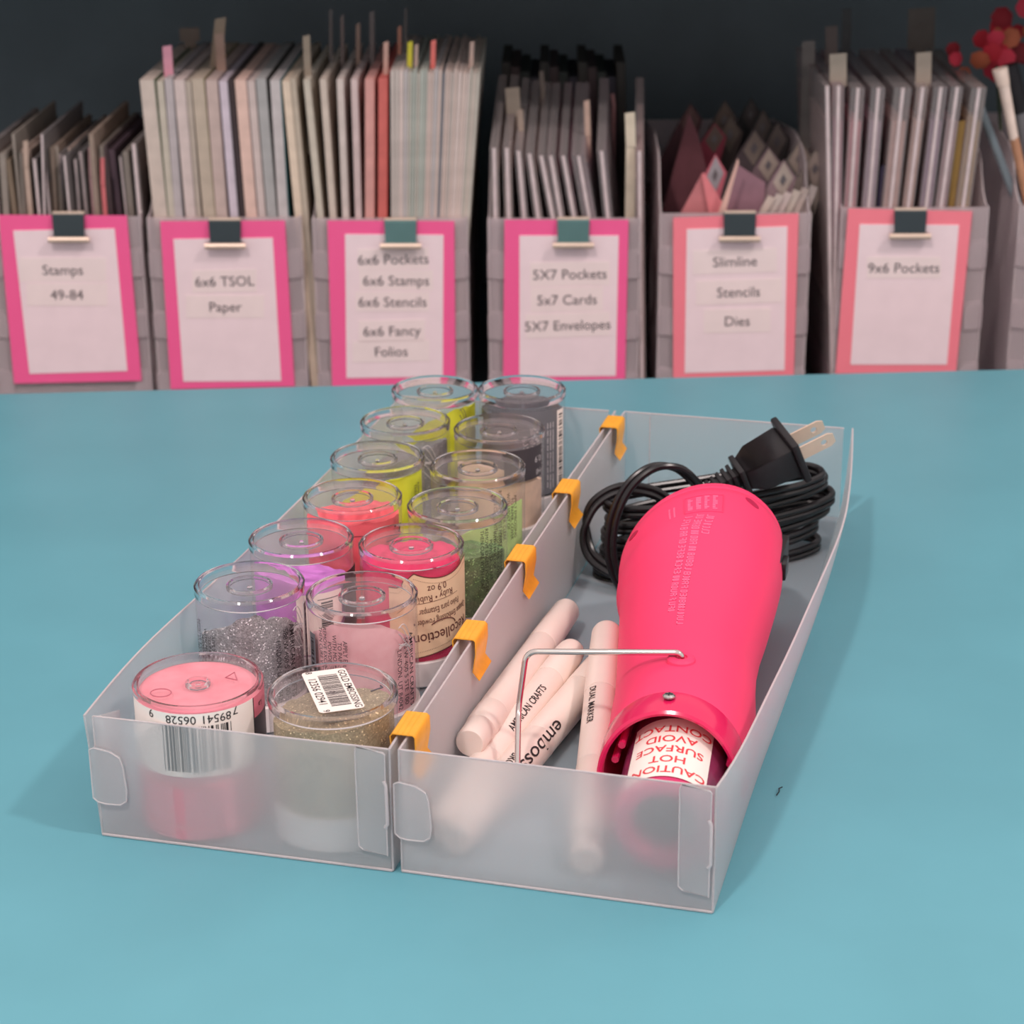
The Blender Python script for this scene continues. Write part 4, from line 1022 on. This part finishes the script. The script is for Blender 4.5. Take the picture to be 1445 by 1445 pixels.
# --- box 5: slanting stencil and die sleeves with square labels set on the corner
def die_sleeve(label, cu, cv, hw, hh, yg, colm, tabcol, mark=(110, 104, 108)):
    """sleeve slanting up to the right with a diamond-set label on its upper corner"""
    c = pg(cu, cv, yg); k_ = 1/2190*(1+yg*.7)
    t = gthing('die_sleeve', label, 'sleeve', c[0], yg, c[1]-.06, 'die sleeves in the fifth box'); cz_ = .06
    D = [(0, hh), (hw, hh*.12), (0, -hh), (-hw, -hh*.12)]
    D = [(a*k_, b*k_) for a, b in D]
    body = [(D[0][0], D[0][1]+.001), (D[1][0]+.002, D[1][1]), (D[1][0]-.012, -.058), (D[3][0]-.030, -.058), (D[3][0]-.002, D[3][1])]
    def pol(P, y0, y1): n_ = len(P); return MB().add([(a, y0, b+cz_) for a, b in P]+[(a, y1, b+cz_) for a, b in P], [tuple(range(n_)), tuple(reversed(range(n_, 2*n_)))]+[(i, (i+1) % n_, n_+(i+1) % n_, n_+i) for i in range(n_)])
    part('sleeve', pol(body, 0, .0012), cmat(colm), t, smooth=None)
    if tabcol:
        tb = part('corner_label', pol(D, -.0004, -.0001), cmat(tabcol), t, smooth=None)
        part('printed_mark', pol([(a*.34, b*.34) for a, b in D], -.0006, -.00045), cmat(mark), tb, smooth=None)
dsl = [(974, 172, 13, 24, .16, (92, 60, 66), (112, 86, 84), 'label in painted brownish shade, leftmost'), (1022, 170, 14, 26, .15, (84, 74, 72), (104, 90, 82), 'label in painted shade near the back left'), (1059, 162, 11, 22, .17, (58, 58, 60), (84, 78, 78), 'label in deepest painted shade at the very back'), (1076, 180, 12, 24, .145, (64, 60, 62), (106, 96, 92), 'label in painted shade behind the middle'),  # cubby shade painted in: white labels and sleeves get darker towards the back
       (1030, 190, 14, 26, .13, (84, 72, 70), (110, 98, 90), 'label in painted tan shade, second row'), (1096, 200, 14, 26, .12, (76, 70, 70), (122, 110, 106), 'label in light painted shade right of the middle'), (1008, 196, 13, 20, .115, (150, 60, 78), (110, 92, 86), 'red edge behind a label in painted shade'), (1064, 209, 15, 25, .10, (92, 80, 84), (140, 126, 118), 'label in half painted shade at centre'),
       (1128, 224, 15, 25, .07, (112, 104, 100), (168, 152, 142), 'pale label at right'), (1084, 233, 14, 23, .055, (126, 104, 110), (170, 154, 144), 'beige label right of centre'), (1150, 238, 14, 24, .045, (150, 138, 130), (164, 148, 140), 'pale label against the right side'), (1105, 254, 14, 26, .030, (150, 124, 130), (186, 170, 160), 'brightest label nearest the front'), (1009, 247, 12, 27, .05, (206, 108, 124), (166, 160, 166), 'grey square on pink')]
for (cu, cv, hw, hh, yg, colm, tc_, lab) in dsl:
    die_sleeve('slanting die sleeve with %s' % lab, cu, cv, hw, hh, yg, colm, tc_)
def flat_sleeve(label, P, yg, col, name='stencil_sleeve', grp='stencil sleeves in the fifth box'):
    Q = [pg(u_, v_, yg) for u_, v_ in P]; x0, z0 = min(q[0] for q in Q), min(q[1] for q in Q)
    t = gthing(name, label, 'sleeve', x0, yg, z0, grp); n_ = len(Q)
    part('sheet', MB().add([(a-x0, 0, b-z0) for a, b in Q]+[(a-x0, .0014, b-z0) for a, b in Q], [tuple(range(n_)), tuple(reversed(range(n_, 2*n_)))]+[(i, (i+1) % n_, n_+(i+1) % n_, n_+i) for i in range(n_)]), cmat(col), t, smooth=None)
flat_sleeve('dusky rose sleeve slanting at the left of the Slimline box', [(934, 300), (972, 160), (985, 190), (1000, 250), (1000, 340), (938, 340)], .10, (120, 72, 80))
flat_sleeve('salmon pink sleeve low in the left half of the Slimline box', [(958, 306), (990, 246), (1006, 290), (1010, 340), (955, 340)], .022, (196, 122, 126))
flat_sleeve('bright rose sleeve edge beside the grey square label', [(990, 246), (994, 244), (1026, 296), (1030, 340), (1008, 340)], .020, (226, 132, 138))
flat_sleeve('cream sleeve edge crossing up to the right in the Slimline box', [(1012, 306), (1041, 224), (1043, 228), (1022, 306), (1020, 340), (1010, 340)], .012, (222, 180, 168))
flat_sleeve('mauve sleeve in the middle of the Slimline box', [(1014, 300), (1040, 232), (1080, 258), (1076, 306), (1076, 340), (1014, 340)], .026, (150, 112, 124))
for i in range(6):
    flat_sleeve('pale translucent stencil sleeve, %s at the right front of the Slimline box' % nth(i), [(1068+12*i, 306), (1084+12*i, 276-3*i), (1094+12*i, 280-3*i), (1078+12*i, 306), (1078+12*i, 340), (1066+12*i, 340)], .010+.002*i, (196-4*(i % 2), 178, 168+3*(i % 3)))
# --- box 6: tall 9x6 pockets
big = [(1163, 121, 1166, (222, 210, 210), (196, 180, 178), 8), (1175, 121, 1172, (214, 184, 196), (204, 160, 174), 16), (1201, 124, 1190, (226, 196, 202), (216, 170, 176), 19), (1230, 124, 1216, (220, 206, 214), (194, 180, 188), 19), (1262, 124, 1244, (224, 208, 206), (216, 192, 184), 24),
       (1294, 123, 1273, (224, 208, 204), (218, 192, 180), 16), (1318, 123, 1297, (216, 202, 212), (176, 152, 172), 19), (1342, 123, 1319, (218, 204, 208), (196, 168, 168), 17), (1371, 124, 1348, (214, 202, 194), (196, 170, 120), 21)]
for i, (ut, vt, ub, col, ins, wp_) in enumerate(big):
    leaf('large_pocket', 'tall clear pocket, %s in the box behind the 9x6 Pockets card' % nth(i), 'pocket', 'tall pockets in the sixth box', ut, vt, ub, 293, wp_, col, .16, kind='sleeve', insert=ins)
for (P, yg, col, lab) in (([(1196, 230), (1202, 215), (1196, 300), (1190, 300)], .012, (78, 62, 86), 'dark plum'), ([(1243, 236), (1254, 228), (1250, 300), (1236, 300)], .012, (86, 82, 110), 'slate blue'), ([(1350, 172), (1376, 168), (1362, 300), (1337, 300)], .010, (184, 150, 86), 'golden yellow'), ([(1318, 180), (1328, 165), (1318, 245), (1300, 250)], .012, (128, 108, 132), 'dusky purple')):
    flat_sleeve('%s sheet showing between the 9x6 pockets' % lab, P, yg, col, 'coloured_sheet', 'coloured sheets in the sixth box')
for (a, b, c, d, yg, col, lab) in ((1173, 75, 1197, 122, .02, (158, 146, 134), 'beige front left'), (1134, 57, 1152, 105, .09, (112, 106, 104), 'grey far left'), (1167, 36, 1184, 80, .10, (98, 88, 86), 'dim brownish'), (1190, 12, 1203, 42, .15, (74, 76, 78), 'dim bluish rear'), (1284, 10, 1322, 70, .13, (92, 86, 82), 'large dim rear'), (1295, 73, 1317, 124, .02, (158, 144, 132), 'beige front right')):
    tabcard('%s index tab over the 9x6 pockets' % lab, a, b, c, d, yg, col, -.001)
# --- box 1: stamp sleeves
rr = random.Random(12); pal = [(150, 132, 120), (170, 150, 140), (92, 74, 84), (128, 112, 96), (110, 92, 84), (186, 166, 152), (96, 80, 84), (120, 96, 98), (150, 140, 132), (84, 76, 80)]
u = -12
k = 0
while u < 196:
    wv = rr.choice((5, 7, 9, 12)); top = 196+rr.uniform(-8, 34)
    leaf('stamp_sleeve', 'stamp sleeve, %s in the box behind the Stamps card' % nth(min(k, 29)), 'sleeve', 'stamp sleeves in the first box', u-2+rr.uniform(-3, 3), top, u+5, 303, wv*.7, rr.choice(pal), .12, yg=.006+rr.uniform(0, .02), kind='sleeve' if rr.random() < .35 else 'paper', insert=rr.choice(pal), bow=rr.uniform(-.001, .001))
    u += wv; k += 1
for (a, b, c, d, yg, col, lab) in ((30, 198, 37, 236, .01, (190, 166, 152), 'tan'), (66, 206, 80, 240, .02, (166, 154, 144), 'wide beige'), (122, 206, 129, 250, .012, (172, 136, 138), 'rose'), (139, 222, 145, 262, .01, (206, 112, 116), 'red edged')):
    tabcard('%s index tab among the stamp sleeves' % lab, a, b, c, d, yg, col, .001)
# --- box 7: pens and flowers
def rod(name, label, cat, segs, yg, lean):
    """segs: pixel start/end, radius px, colour"""
    a = pg(*segs[0][0], yg); t = gthing(name, label, cat, a[0], yg, a[1])
    for nm, p, q, r0, r1, col in [(s_[4], s_[0], s_[1], s_[2], s_[3], s_[5]) for s_ in segs]:
        A, B = pg(*p, yg), pg(*q, yg)
        part(nm, MB().tube([(A[0]-a[0], 0, A[1]-a[1]), ((A[0]+B[0])/2-a[0], 0, (A[1]+B[1])/2-a[1]), (B[0]-a[0], 0, B[1]-a[1])], [r0/2190, (r0+r1)/4380, r1/2190], 14), cmat(col), t)
rod('pen', 'grey pen leaning left out of the box at the right edge', 'pen', [((1379, 140), (1452, 330), 6, 6, 'pen_barrel', (140, 152, 160)), ((1378, 137), (1380, 143), 3.5, 6, 'pen_tip', (120, 108, 100))], .03, 0)
rod('brush_tool', 'white and tan handled tool standing by the right edge', 'tool', [((1411, 97), (1416, 120), 11, 9, 'tool_head', (238, 214, 200)), ((1416, 118), (1431, 196), 8, 6.5, 'white_handle', (238, 216, 204)), ((1431, 194), (1458, 320), 6.5, 7, 'wooden_handle', (190, 138, 108))], .02, 0)
rod('black_pen', 'thick black and grey pen behind the white handled tool', 'pen', [((1424, 92), (1440, 158), 13, 12, 'black_cap', (40, 38, 42)), ((1440, 158), (1470, 300), 11, 11, 'grey_barrel', (130, 128, 132))], .05, 0)
rr = random.Random(3); cx_, cz_ = pg(1408, 72, .08)
fl_ = gthing('artificial_flowers', 'cluster of dark red artificial petals at the top right edge', 'flowers', cx_, .08, cz_)
for i in range(30):
    uu = rr.uniform(1352, 1500); vv_ = 78 - (uu-1352)*.22 + rr.uniform(-22, 20); X, Z = pg(uu, vv_, .08+rr.uniform(-.02, .03)); s_ = rr.uniform(.006, .011)
    m = MB(); th1, th2 = rr.uniform(0, 6.28), rr.uniform(-.6, .6); Mx = Matrix.Translation((X-cx_, rr.uniform(-.02, .03), Z-cz_)) @ Matrix.Rotation(th1, 4, 'Y') @ Matrix.Rotation(th2, 4, 'X')
    g_ = [(0, 0), (.6, .35), (.75, 1.0), (.35, 1.5), (-.35, 1.5), (-.75, 1.0), (-.6, .35)]
    vs = [Mx @ Vector((a*s_, .3*s_*(a*a), b*s_)) for a, b in g_]+[Mx @ Vector((0, -.002, s_*.8))]; fs = [(i_, (i_+1) % 7, 7) for i_ in range(7)]
    part('petal', m.add(vs, fs), cmat(rr.choice(((150, 30, 44), (190, 34, 52), (122, 28, 38), (176, 90, 62), (204, 52, 74)))), fl_)
part('stem', MB().tube([(.0, .0, -.01), (.01, 0, -.08), (.025, -.01, -.14)], .0012, 6), cmat((70, 80, 60)), fl_)
